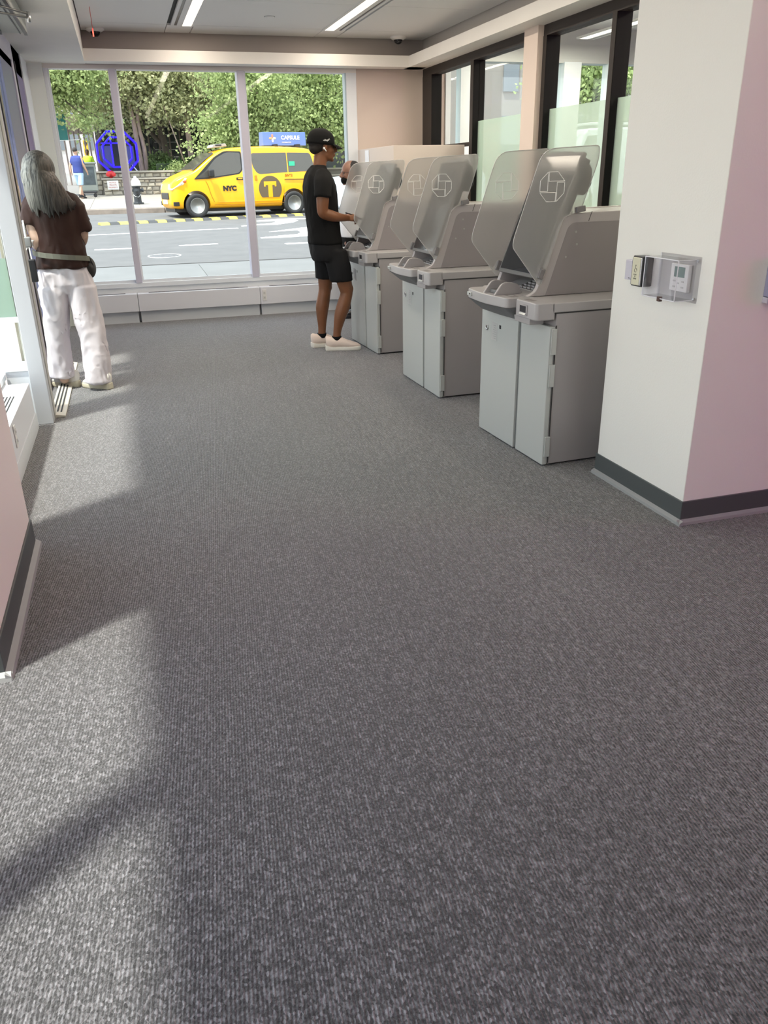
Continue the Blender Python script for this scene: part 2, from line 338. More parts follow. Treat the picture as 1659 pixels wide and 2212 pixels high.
# ================================================================ ROOM SHELL
YW = 9.35          # the front window wall
ZS, ZC = 2.5, 2.78  # soffit and ceiling heights
def room():
    # carpet: everything the bank covers, and the room behind the glass
    struct(MB().box(-1.0, -3, -.15, 9, YW+.1, 0), 'floor', M_carpet)
    # ---- ceiling: soffit ring, raised panel field
    XL, XR, YE = -.165, 3.11, 9.1
    c = struct(MB().box(-.18, -3, ZC+.02, 3.5, 9.45, ZC+.2), 'ceiling', M_gap)
    xs = [(-.16, .62), (.87, 2.13), (2.37, 3.33)]
    ys = [(-3, -2.4), (-2.4, -.9), (-.9, .0), (.0, 1.55), (1.55, 3.1), (3.1, 4.6), (4.6, 6.1), (6.1, 7.6), (7.6, 8.83), (8.83, 9.29)]
    for xa, xb in xs:
        for ya, yb in ys:
            MB().box(xa+.003, ya+.003, ZC, xb-.003, yb-.003, ZC+.02).build('ceiling_panel', M_ceil, c)
    for xa, xb in ((.62, .87), (2.13, 2.37)):
        MB().box(xa+.006, 8.87, ZC+.002, xb-.006, 9.29, ZC+.02).build('ceiling_panel', M_ceil, c)
    # soffit
    struct(MB().box(-.98, -3, ZS, XL, YW+.25, ZC+.2), 'ceiling_soffit_left', M_soff)
    struct(MB().box(XL, 9.3, ZS, 3.5, YW+.25, ZC+.2), 'ceiling_fascia_front', mat('cove_shade_taupe', (.34, .30, .28), .6))  # darker tone paints in the shade of the recessed cove
    struct(MB().box(XL, YE, ZS, XR+.2, 9.3, ZS+.105), 'trim_1', M_soff)
    struct(MB().box(XR, -3, ZS, 3.5, 9.3, ZS+.105), 'trim_2', M_soff)
    struct(MB().box(3.34, -3, ZS+.105, 3.5, 9.3, ZC+.2), 'ceiling_fascia_right', mat('cove_shade_grey', (.48, .45, .42), .6))  # cove shade put into the colour, weaker than at the front
    # ---- front window wall
    w = struct(MB().box(-.56, YW, 0, 2.59, YW+.2, .37), 'wall_front', M_alul)
    struct(MB().box(2.59, YW, 0, 3.62, YW+.2, ZS), 'wall_front_right', M_beige)
    struct(MB().box(-.86, YW-.05, -.1, -.565, YW+.2, ZS+.05), 'wall_front_left', mat('jamb_paint', (.80, .84, .79), .5))
    wd = bpy.data.objects.new('window_1', None); link(wd); wd['kind'] = 'structure'; wd.location = (0, YW, 0)
    MB().box(-.565, -.02, .365, 2.59, .14, .412).build('sill', M_alul, wd, bevel=.004)
    MB().box(-.565, -.01, 2.46, 2.59, .12, 2.51).build('head_rail', M_soff, wd, bevel=.004)
    for xa, xb, nm in ((-.565, -.53, 'jamb'), (.04, .105, 'mullion'), (1.307, 1.385, 'mullion'), (2.475, 2.59, 'jamb')):
        MB().box(xa, -.03 if nm == 'mullion' else -.01, .41, xb, .13, 2.465).build(nm, M_alu if nm == 'mullion' else M_alul, wd, bevel=.004)
    MB().box(2.462, .0, .41, 2.474, .1, 2.465).build('glazing_bead', mat('bead', (.4, .5, .55), .3), wd)
    for xa, xb in ((-.53, .04), (.105, 1.307), (1.385, 2.47)):
        MB().box(xa, .06, .41, xb, .066, 2.465).build('pane', M_glass, wd)
        MB().box(xa+.002, .02, .412, xb-.002, .055, .44).build('glazing_bead', M_alul, wd)
        MB().box(xa, .02, .44, xa+.016, .055, 2.465).build('glazing_bead', M_alul, wd)
    # facade above and outside
    struct(MB().box(-.9, YW+.16, 2.62, 9, YW+.35, 6.5), 'wall_facade', mat('facade_stone', (.3, .29, .28), .8))
    # ---- rear and far right of the hall
    struct(MB().box(-1.1, -3.15, -.1, 9, -3, 3.1), 'wall_back', mat('grey_wall_paint', (.35, .34, .33), .7))
    struct(MB().box(9, -3, -.1, 9.15, YW+.3, 3.1), 'wall_far_right', M_wall)
    struct(MB().box(3.5, -3, 2.95, 9, YW+.25, 3.1), 'ceiling_next_room', M_ceil)
    # ---- right pillar
    struct(MB().box(2.175, 2.69, 0, 4.4, 3.39, ZC), 'wall_right', mat('pillar_paint', (.86, .85, .80), .55, bump=.06, bscale=120), bevel=.004)
    b = struct(MB().box(2.168, 2.683, .006, 4.4, 3.397, .105), 'baseboard_right', M_base, bevel=.003)
    MB().prism([(2.168, 0), (2.15, 0), (2.152, .012), (2.168, .022)], 2.66, 3.40).build('toe_strip', M_basel, b)
    MB().prism([(2.683, 0), (2.665, 0), (2.667, .012), (2.683, .022)], 2.15, 4.4, 'X').build('toe_strip', M_basel, b)
    # ---- left pillar between the side windows
    struct(MB().box(-.95, 2.37, 0, -.55, 3.39, ZS+.02), 'wall_left', mat('left_pillar_paint', (.82, .77, .71), .55, bump=.06, bscale=120), bevel=.004)
    b = struct(MB().box(-.95, 2.362, .004, -.542, 3.398, .125), 'baseboard_left', M_base, bevel=.003)
    MB().prism([(-.542, 0), (-.52, 0), (-.524, .014), (-.542, .026)], 2.345, 3.41).build('toe_strip', M_basel, b)
    MB().prism([(2.362, 0), (2.342, 0), (2.346, .014), (2.362, .026)], -.95, -.525, 'X').build('toe_strip', M_basel, b)
    # ---- side windows on the left, sun comes in here
    sw = bpy.data.objects.new('window_2', None); link(sw); sw['kind'] = 'structure'
    MB().box(-.92, -.7, -.1, -.8, 2.37, .30).build('apron', M_wall, sw)
    struct(MB().box(-.98, -3, -.1, -.8, -.7, ZS+.02), 'wall_left_rear', mat('grey_wall_paint', (.35, .34, .33), .7))
    MB().box(-.93, -.7, .30, -.80, 2.37, .34).build('sill', M_alul, sw)
    for y in (-.70, 1.12): MB().box(-.93, y, .34, -.82, y+.11, ZS).build('mullion', M_alul, sw)
    for a, bb in ((-.59, 1.12), (1.23, 2.37)): MB().box(-.885, a, .34, -.879, bb, ZS).build('pane', M_glass, sw)
    s3 = bpy.data.objects.new('window_3', None); link(s3); s3['kind'] = 'structure'
    MB().box(-.94, 3.39, -.1, -.85, 5.42, .30).build('apron', M_wall, s3)
    MB().box(-.93, 3.39, .30, -.84, 5.42, .335).build('sill', M_alul, s3)
    MB().box(-.90, 3.39, .335, -.894, 5.42, ZS).build('pane', M_glass, s3)
    # short glazed return beside the door
    s4 = bpy.data.objects.new('window_4', None); link(s4); s4['kind'] = 'structure'
    MB().box(-2.1, 5.43, -.1, -.94, 5.52, .34).box(-.84, 5.43, .0, -.70, 5.52, .34).build('apron', M_alul, s4)
    MB().box(-2.1, 5.42, .34, -.70, 5.53, .385).build('sill', M_alul, s4, bevel=.003)
    MB().box(-2.1, 5.47, .385, -.70, 5.476, .64).box(-2.1, 5.47, 1.02, -.70, 5.476, ZS).build('pane', M_glass, s4)
    MB().box(-2.1, 5.455, .64, -.70, 5.49, .672).build('rail', M_alul, s4)
    MB().box(-2.1, 5.47, .672, -.70, 5.476, 1.02).build('film_pane', M_gfilm, s4)
    MB().box(-.97, -3, ZS-.02, -.88, 5.5, ZC+.2).build('lintel', M_soff, s3)
    # post at the door
    struct(MB().box(-.70, 5.37, 0, -.605, 5.47, ZS), 'trim_3', mat('post_aluminium', (.5, .52, .55), .4, metal=.1), bevel=.004)
    struct(MB().box(-.72, 5.47, 0, -.60, 5.56, ZS), 'trim_4', mat('post_side', (.46, .45, .42), .5), bevel=.003)
    # kerb under the glass
    struct(MB().box(-.70, 3.39, 0, -.69, 5.3, .1), 'trim_5', M_alul)
room()

def heater(name, label, x0, y0, x1, y1, z0, z1, along, slots, seed=0):
    """low convector cover: body, slotted top"""
    cx, cy = (x0+x1)/2, (y0+y1)/2
    t = thing(name, label, 'heater', (cx, cy, 0), 0, None)
    MB().box(x0-cx, y0-cy, z0, x1-cx, y1-cy, z1).build('cover', M_heat, t, bevel=.004)
    if x1-x0 > y1-y0: MB().box(x0-cx+.01, -.02, .0, x1-cx-.01, y1-cy, z0).build('plinth', M_alul, t)
    else: MB().box(x0-cx, y0-cy+.01, .0, -.0+.03, y1-cy-.01, z0).build('plinth', M_alul, t)
    g = MB()
    for (a, b, c, d) in slots: g.box(a-cx, b-cy, z1+.0002, c-cx, d-cy, z1+.0012)
    g.build('slot', M_gap, t)
    return t
def heaters():
    for (a, b, lab) in ((-.56, .03, 'short pale convector cover under the leftmost window pane'), (.034, 1.357, 'long pale convector cover under the middle window pane'), (1.361, 2.585, 'pale convector cover under the window behind the man in black')):
        sl = [(a+.12, 9.26+.02*k, b-.12, 9.268+.02*k) for k in range(3)]
        heater('convector_cover', lab, a, 9.20, b, 9.345, .125, .31, 'X', sl)
    sl = [(-.84+.018*k, 3.9, -.832+.018*k, 4.95) for k in range(6)]
    heater('convector_cover', 'pale convector cover with slotted top by the left side window', -.845, 3.40, -.695, 5.28, .10, .295, 'Y', sl)
    # outlets
    def outlet(loc, rz, lab):
        t = thing('power_outlet', lab, 'outlet', loc, rz)
        MB().box(-.022, -.006, -.06, .022, 0, .06).build('faceplate', M_white, t, bevel=.002)
        for z in (-.025, .025):
            f = MB().box(-.013, -.009, z-.016, .013, -.005, z+.016).build('socket', mat('socket_white', (.68,.68,.66), .4), t, bevel=.002)
            MB().box(-.006, -.0096, z-.006, -.004, -.0089, z+.006).box(.004, -.0096, z-.006, .006, -.0089, z+.006).build('slot', M_dark, f)
    outlet((1.405, 9.199, .222), 0, 'white power outlet on the convector cover below the front window')
    outlet((-.694, 4.385, .215), R(90), 'white power outlet on the side of the left convector cover')
heaters()

# ---------------------------------------------------------------- the glazed partition on the right
def glass_partition():
    w = bpy.data.objects.new('window_5', None); link(w); w['kind'] = 'structure'
    X0, X1, XG = 3.33, 3.445, 3.385
    MB().box(X0, -3, 2.425, X1, 9.28, ZS).build('head_rail', M_brown, w)
    posts = [(9.0, 9.28), (7.86, 7.935), (6.42, 6.48), (5.43, 5.49), (4.0, 4.06)]
    for ya, yb in posts: MB().box(X0, ya, 1.06, X1, yb, 2.425).build('post', [M_black], w)
    for ya, yb in posts: MB().box(X0-.003, ya+.004, 1.06, X0, yb, 2.425).build('post_face', M_brown, w)
    MB().box(X0, 7.935, 1.70, X1, 9.0, 1.73).build('rail', M_brown, w)
    MB().box(XG, 7.935, 1.73, XG+.006, 9.0, 2.425).build('pane', M_glass, w)
    for ya, yb in ((6.72, 7.86), (5.49, 6.42), (4.06, 5.43), (3.0, 4.0)):
        MB().box(XG, ya, 1.91, XG+.006, yb, 2.425).build('pane', M_glass, w)
        MB().box(XG, ya, 1.19, XG+.006, yb, 1.91).build('film_pane', M_frost, w)
    struct(MB().box(3.28, 6.48, 1.1, 3.46, 6.72, ZS), 'wall_partition_pier', mat('pier_paint', (.72, .6, .52), .6))
    struct(MB().box(3.22, 3.39, 0, 3.46, 8.02, 1.15), 'wall_partition', M_beige)
    struct(MB().box(3.19, 3.39, 1.15, 3.47, 8.02, 1.19), 'trim_6', mat('ledge_paint', (.48, .44, .39), .5), bevel=.004)
    # tall block in the corner by the window
    blk = struct(MB().box(2.588, 8.05, 0, 3.33, 9.348, 1.71), 'wall_corner_block', [mat('block_paint', (.64, .56, .50), .6)], bevel=.003)
    # neighbouring room
    struct(MB().box(3.62, YW, 0, 9, YW+.2, .4), 'wall_next_room', M_wall)
    n = bpy.data.objects.new('window_6', None); link(n); n['kind'] = 'structure'
    MB().box(3.62, YW, 2.60, 9, YW+.15, 3.0).build('header', mat('header_pale', (.55, .6, .58), .6), n)
    for xa, xb in ((3.62, 3.68), (3.80, 3.93), (5.08, 5.3), (5.66, 5.82), (6.9, 7.05), (8.2, 8.35)):
        MB().box(xa, YW-.02, .4, xb, YW+.12, 2.61).build('mullion', mat('mullion_pale', (.74, .84, .86), .4), n)
    MB().box(3.62, YW+.05, .4, 9, YW+.056, 2.61).build('pane', M_glass, n)
glass_partition()

# ---------------------------------------------------------------- ceiling fixtures
def strip_light(x0, x1, ya, yb, slot_x0, slot_x1, lab, power):
    t = thing('linear_ceiling_light', lab, 'ceiling light', ((x0+x1)/2, (ya+yb)/2, ZC))
    cx, cy = (x0+x1)/2, (ya+yb)/2
    MB().box(x0-cx, ya-cy, -.002, x1-cx, yb-cy, .012).build('diffuser', M_lamp, t)
    fa, fb = min(x0, slot_x0), max(x1, slot_x1)
    m = MB(); e = .03
    m.box(fa-cx-e, ya-cy-.004, -.004, min(x0, slot_x0)-cx-.001, yb-cy, .014).box(fb-cx+.001, ya-cy, -.004, fb-cx+e, yb-cy, .014)
    lo, hi = (x1, slot_x0) if slot_x0 > x1 else (slot_x1, x0)
    m.box(lo-cx+.001, ya-cy, -.003, hi-cx-.001, yb-cy, .014)
    m.build('trim_frame', M_ceil, t)
    MB().box(slot_x0-cx, ya-cy, .001, slot_x1-cx, yb-cy, .012).build('air_slot', M_dark, t)
    l = bpy.data.lights.new('strip', 'AREA'); l.shape = 'RECTANGLE'; l.size = x1-x0; l.size_y = yb-ya; l.energy = power; l.color = (1, .88, .74)
    lo = bpy.data.objects.new('strip_lamp', l); link(lo, t); lo.location = (0, 0, -.006)
    return t
def domecam(x, y, lab):
    t = thing('dome_camera', lab, 'camera', (x, y, ZC))
    MB().lathe([(.085, .002), (.085, -.012), (.06, -.028), (0, -.028)], 24).build('housing', M_white, t, smooth=False)
    MB().ell((0, 0, -.028), (.046, .046, .042)).build('dome', mat('smoked_dome', (.01, .01, .012), .08), t, smooth=True)
def fixtures():
    LP = 26
    strip_light(.766, .847, 5.2, 8.87, .687, .712, 'bright linear ceiling light on the left, dark slot on its left side', LP)
    strip_light(2.148, 2.24, 5.2, 8.87, 2.288, 2.311, 'bright linear ceiling light on the right, dark slot on its right side', LP)
    strip_light(.766, .847, -2.5, 5.0, .687, .712, 'nearer linear ceiling light continuing the left row overhead', LP*.35)
    strip_light(2.148, 2.24, -2.5, 5.0, 2.288, 2.311, 'nearer linear ceiling light continuing the right row overhead', LP*.35)
    strip_light(5.0, 5.1, 4.0, 8.9, 5.14, 5.16, 'linear ceiling light in the room behind the glass, second from the partition', LP*2.5)
    strip_light(4.2, 4.28, 3.0, 9.0, 4.32, 4.34, 'linear ceiling light in the room behind the glass, nearest the partition', LP*2.5)
    domecam(-.03, 9.17, 'black dome camera at the left end of the raised ceiling')
    domecam(3.0, 9.13, 'black dome camera at the right end of the raised ceiling')
    t = thing('sprinkler_cover', 'small round sprinkler cover plate in the ceiling between the lights', 'sprinkler', (1.494, 8.26, ZC))
    MB().lathe([(.045, .001), (.045, -.004), (.03, -.009), (0, -.009)], 20).build('plate', M_ceil, t)
    MB().lathe([(.05, .001), (.05, -.002), (.0465, -.002), (.0465, .001)], 20).build('rim', M_kdark, t)
    t = thing('hanging_tag', 'small red glowing rod hanging from the ceiling at upper left', 'indicator', (-.045, 8.1, ZC))
    MB().tube([(0, 0, 0), (0, .25, -.04), (0, .4, -.12)], .003, 6).build('wire', mat('red_wire', (.6, .08, .06), .5), t)
    MB().box(-.005, .39, -.16, .005, .4, -.10).build('rod', mat('red_led', (1, .12, .08), .4, emit=2), t)
    # automatic door operator above the door
    t = thing('door_operator', 'grey automatic door operator with folding metal arm above the entrance', 'door operator', (-.62, 5.9, 2.38))
    MB().box(-.2, -1.9, 0, .155, .82, .1).build('housing', mat('operator_grey', (.34, .36, .34), .4), t, bevel=.006)
    MB().box(.135, -1.9, -.012, .155, .82, .0).box(.105, -1.9, -.005, .112, .82, .0).build('edge_strip', M_dark, t)
    MB().tube([(-.3, -.7, -.06), (.24, -.12, -.05)], .007, 8).tube([(-.3, -.80, -.02), (.05, -.36, -.02), (.24, -.12, -.03)], .007, 8).build('arm', mat('arm_grey', (.2, .2, .2), .35, metal=.6), t, smooth=True)
    MB().lathe([(.0, -.075), (.01, -.075), (.013, -.05), (.008, -.02), (0, -.02)], 12, M=Matrix.Translation((.24, -.12, 0))).build('pivot', M_chrome, t, smooth=True)
    MB().box(-.12, .25, -.02, -.0, .75, -.001).build('bracket', M_dark, t)
fixtures()
def pillar_tint_panel():  # unseen glowing panel, added to cast pink on the right pillar
    t = thing('tint_panel', 'large red and violet glowing panel out of view, added to tint the pillar pink', 'sign', (8.95, -.4, 1.7))
    MB().box(-.08, -1.6, -.9, 0, 1.6, .9).build('case', M_dark, t, bevel=.01)
    MB().box(-.085, -1.55, -.85, -.08, 0, .85).build('red_panel', mat('red_tint_glow', (1, .12, .2), .4, emit=6), t)
    MB().box(-.085, 0, -.85, -.08, 1.55, .85).build('violet_panel', mat('violet_tint_glow', (.45, .2, 1), .4, emit=5), t)
pillar_tint_panel()

# ---------------------------------------------------------------- the entrance door on the left
def door():
    d = bpy.data.objects.new('door_1', None); link(d); d['kind'] = 'structure'; d.location = (-.72, 0, 0)
    lil = mat('purple_reflection_frame', (.13, .08, .27), .4); blu = mat('blue_grey_frame', (.14, .15, .25), .4)  # purple panel has the tint of reflections put into its colour
    MB().box(-.06, 8.12, 0, .01, 8.72, ZS).build('side_panel', lil, d)
    MB().box(-.05, 8.72, 0, .02, 9.3, ZS).build('jamb', M_alul, d)
    MB().box(-.04, 8.03, 0, .02, 8.12, 2.36).build('stile', M_alu, d, bevel=.003)
    MB().box(.02, 8.0, 0, .03, 8.02, 2.36).build('gasket', M_dark, d)
    MB().box(-.04, 7.9, 0, .02, 8.0, 2.36).build('stile', M_alu, d, bevel=.003)
    MB().box(-.03, 7.15, 0, .01, 7.9, 2.36).build('side_panel', blu, d)
    MB().box(-.012, 6.72, .1, -.006, 7.15, 2.3).build('pane', M_glass, d)
    MB().box(-.04, 6.6, 0, .02, 6.72, 2.36).build('stile', mat('door_stile_brown', (.2, .16, .14), .4), d, bevel=.003)
    MB().box(.021, 6.55, 0, .028, 6.575, 2.36).build('gasket', M_dark, d)
    MB().box(-.04, 6.42, 0, .02, 6.54, 2.36).build('stile', M_alu, d, bevel=.003)
    MB().box(-.012, 5.65, .1, -.006, 6.42, 2.3).build('pane', M_glass, d)
    MB().box(-.03, 5.57, 0, .01, 5.65, 2.36).build('stile', mat('door_stile_beige', (.4, .35, .28), .4), d, bevel=.003)
    MB().box(-.04, 5.57, 0, .01, 8.72, .1).build('bottom_rail', M_alu, d)
    MB().box(-.04, 5.57, 2.3, .01, 8.72, ZS).build('head_rail', M_alu, d)
    h = MB().tube([(.0, 6.3, 1.02), (.05, 6.3, 1.02), (.055, 6.3, 1.05), (.055, 6.3, 1.2)], .012, 8).build('handle', M_chrome, d, smooth=True)
    # card reader on a cord by the handle
    t = thing('card_reader', 'black rectangular card reader hung on a cord by the door handle', 'card reader', (-.655, 6.2, .875))
    MB().box(-.028, -.03, -.075, .03, .02, .075).build('body', M_dark, t, bevel=.006)
    MB().tube([(-.02, 0, .075), (-.025, .02, .12), (-.0, .05, .17)], .004, 6).tube([(.01, 0, .075), (.005, .02, .13), (-.0, .05, .17)], .004, 6).build('cord', M_white, t)
    MB().box(-.028, .03, .15, .022, .075, .22).build('mount', mat('mount_grey', (.25, .25, .25), .4), t, bevel=.01)
    # slotted floor diffuser
    t = thing('floor_diffuser', 'low cream slotted floor diffuser at the foot of the door post', 'vent', (-.575, 6.3, 0))
    MB().prism([(-.06, 0), (.035, 0), (.035, .012), (-.06, .03)], -.8, .95).build('casing', mat('diffuser_cream', (.6, .57, .5), .5), t, bevel=.003)
    g = MB()
    for k in range(3): g.box(-.045+.022*k, -.72, .0272-.0042*k, -.035+.022*k, .9, .0285-.0042*k)
    g.build('slot', M_gap, t)
door()

# ---------------------------------------------------------------- wall devices on the right pillar
def devices():
    X = 2.175
    t = thing('wall_sensor', 'small white plastic sensor box, leftmost device on the right pillar', 'sensor', (X, 3.235, 1.03))
    MB().box(-.03, -.028, -.043, 0, .022, .043).build('body', mat('lilac_white', (.62, .60, .68), .35), t, bevel=.003)
    MB().box(-.0305, -.02, -.036, -.0298, -.008, -.033).build('indicator', M_dark, t)
    t = thing('door_button', 'black access button box with cream face and wheelchair symbol, on the right pillar', 'door button', (X, 3.135, 1.035))
    MB().box(-.055, -.045, -.064, 0, .03, .064).build('body', M_dark, t, bevel=.004)
    MB().box(-.062, -.036, -.058, -.055, .022, .058).build('push_plate', mat('plate_cream', (.68, .66, .5), .35), t, bevel=.003)
    MB().box(-.06, -.043, -.058, -.054, .028, .058).build('plate_rim', M_chrome, t, bevel=.002)
    Mx = Matrix.Translation((-.0625, -.006, 0)) @ Matrix(((0, 0, -1, 0), (-1, 0, 0, 0), (0, 1, 0, 0), (0, 0, 0, 1)))
    # wheelchair symbol: head, back, seat and wheel
    g = MB(); g.ell((.001, .021, .0), (.003, .003, .0006), u=8, v=5)
    g.tube([(.0005, .018, 0), (.0, .008, 0), (.007, .008, 0), (.010, .0, 0)], .0011, 6)
    g.tube([(.0+.0075*math.cos(a), .0+.0075*math.sin(a), 0) for a in [R(110+20*k) for k in range(12)]], .0009, 6)
    bmesh.ops.transform(g.b, matrix=Mx @ Matrix.Translation((0, .004, 0)), verts=g.b.verts)
    g.build('wheelchair_symbol', M_dark, t)
    text('PUSH', .009, M_dark, t, M=Mx @ Matrix.Translation((0, -.014, 0)), depth=.0002)
    text('TO', .006, M_dark, t, M=Mx @ Matrix.Translation((0, -.022, 0)), depth=.0002)
    text('OPEN', .009, M_dark, t, M=Mx @ Matrix.Translation((0, -.031, 0)), depth=.0002)
    # thermostat in a clear guard
    t = thing('thermostat', 'white thermostat with grey display inside the clear guard on the pillar', 'thermostat', (X, 2.88, 1.03))
    MB().box(-.022, -.06, -.053, -.004, .055, .056).build('body', M_white, t, bevel=.003)
    MB().box(-.008, -.05, -.045, 0, .045, .045).build('back_plate', M_white, t)
    MB().box(-.0228, -.038, .004, -.0218, .03, .045).build('display', mat('lcd', (.2, .27, .25), .2), t)
    for y, z in ((.025, -.012), (-.03, -.012), (.025, -.035), (-.03, -.035), (0, -.02)):
        MB().box(-.0232, y-.008, z-.003, -.0218, y+.008, z+.003).build('button', mat('button_grey', (.55, .54, .52), .4), t)
    t = thing('thermostat_guard', 'clear acrylic lockable guard box on the right pillar', 'guard box', (X, 2.9, 1.03))
    acr = glass_mat('clear_acrylic', tint=(.965, .965, .985, 1), refl=2.5)
    g = MB()
    y0, y1, z0, z1, x0, w = -.115, .13, -.09, .085, -.085, .003
    g.box(x0, y0+.02, z0+.008, x0+w, y1, z1-.008)                     # front
    g.box(x0, y0+.02, z1-.01, 0, y1, z1-.007).box(x0, y0+.02, z0+.007, 0, y1, z0+.01)
    g.box(x0, y1-w, z0+.008, 0, y1, z1-.008).box(x0, y0+.02, z0+.008, 0, y0+.023, z1-.008)
    g.build('cover', acr, t)
    e = MB()
    for a in ((x0, y0+.02), (x0, y1)):
        e.tube([(a[0], a[1], z0+.008), (a[0], a[1], z1-.008)], .0022, 6)
    for z in (z0+.008, z1-.008): e.tube([(x0, y0+.02, z), (x0, y1, z)], .0022, 6).tube([(x0, y0+.02, z), (0, y0+.02, z)], .0018, 6)
    e.build('edge', mat('acrylic_edge', (.78, .78, .84), .15), t)
    MB().box(-.006, y0-.01, z0, 0, y1+.01, z1+.005).build('base_plate', acr, t)
    for y in (y0+.003,):
        for z in (z0+.015, z1-.01): MB().lathe([(.006, -.004), (.006, 0)], 10, 'X', M=Matrix.Translation((-.006, y, z))).build('screw', M_chrome, t)
    MB().box(x0-.003, -.0, z0-.004, x0+.012, .02, z0+.016).build('lock', mat('lock_brown', (.08, .04, .03), .4), t, bevel=.002)
    t = thing('wall_dispenser', 'lilac box at the right edge on the far side of the pillar', 'box', (2.47, 2.69, 1.04))
    MB().box(-.05, -.05, -.075, .12, 0, .075).build('body', mat('lilac_plastic', (.35, .34, .5), .4), t, bevel=.006)
    MB().box(-.05, -.03, -.1, .12, 0, -.076).build('tray', M_alu, t, bevel=.003)
    t = tag(MB().box(-.001, -.075, -.075, 0, .075, .075).build('paper_notice', mat('paper', (.85, .86, .88), .8)), 'white paper notice taped on the side of the corner block', 'notice')
    t.location = (2.586, 8.98, 1.62)
devices()

# ================================================================ BANK KIOSKS
def rounded(pts, r, n=5):
    """polygon with rounded corners; r per corner"""
    out = []; N = len(pts)
    for i, p in enumerate(pts):
        p = Vector(p); a = Vector(pts[i-1]); b = Vector(pts[(i+1) % N]); ri = r[i] if isinstance(r, (list, tuple)) else r
        if ri <= 0: out.append(tuple(p)); continue
        da, db = (a-p), (b-p); ri = min(ri, da.length*.45, db.length*.45)
        s, e = p+da.normalized()*ri, p+db.normalized()*ri
        for k in range(n+1):
            t = k/n; out.append(tuple(s*(1-t)**2+p*2*t*(1-t)+e*t*t))
    return out
SHIELD = rounded([(.045,.91), (-.112,1.10), (-.108,1.14), (.03,1.545), (.346,1.561), (.342,1.49), (.262,1.262), (.165,1.232), (.06,.915)], [.02,.06,.04,.07,.025,.03,.015,.02,.01])
def emblem(cx, cz, r, y, mir=1):
    m = MB(); d = .0016
    piece = [(-.42,1), (.30,1), (.30,.38), (-1,.38)]
    for k in range(4):
        a = -k*math.pi/2; c, s = math.cos(a), math.sin(a)
        P = [(cx+mir*r*(u*c-v*s), y, cz+r*(u*s+v*c)) for u, v in piece]
        for i in range(4): m.tube([P[i], P[(i+1) % 4]], d, 4)
    return m
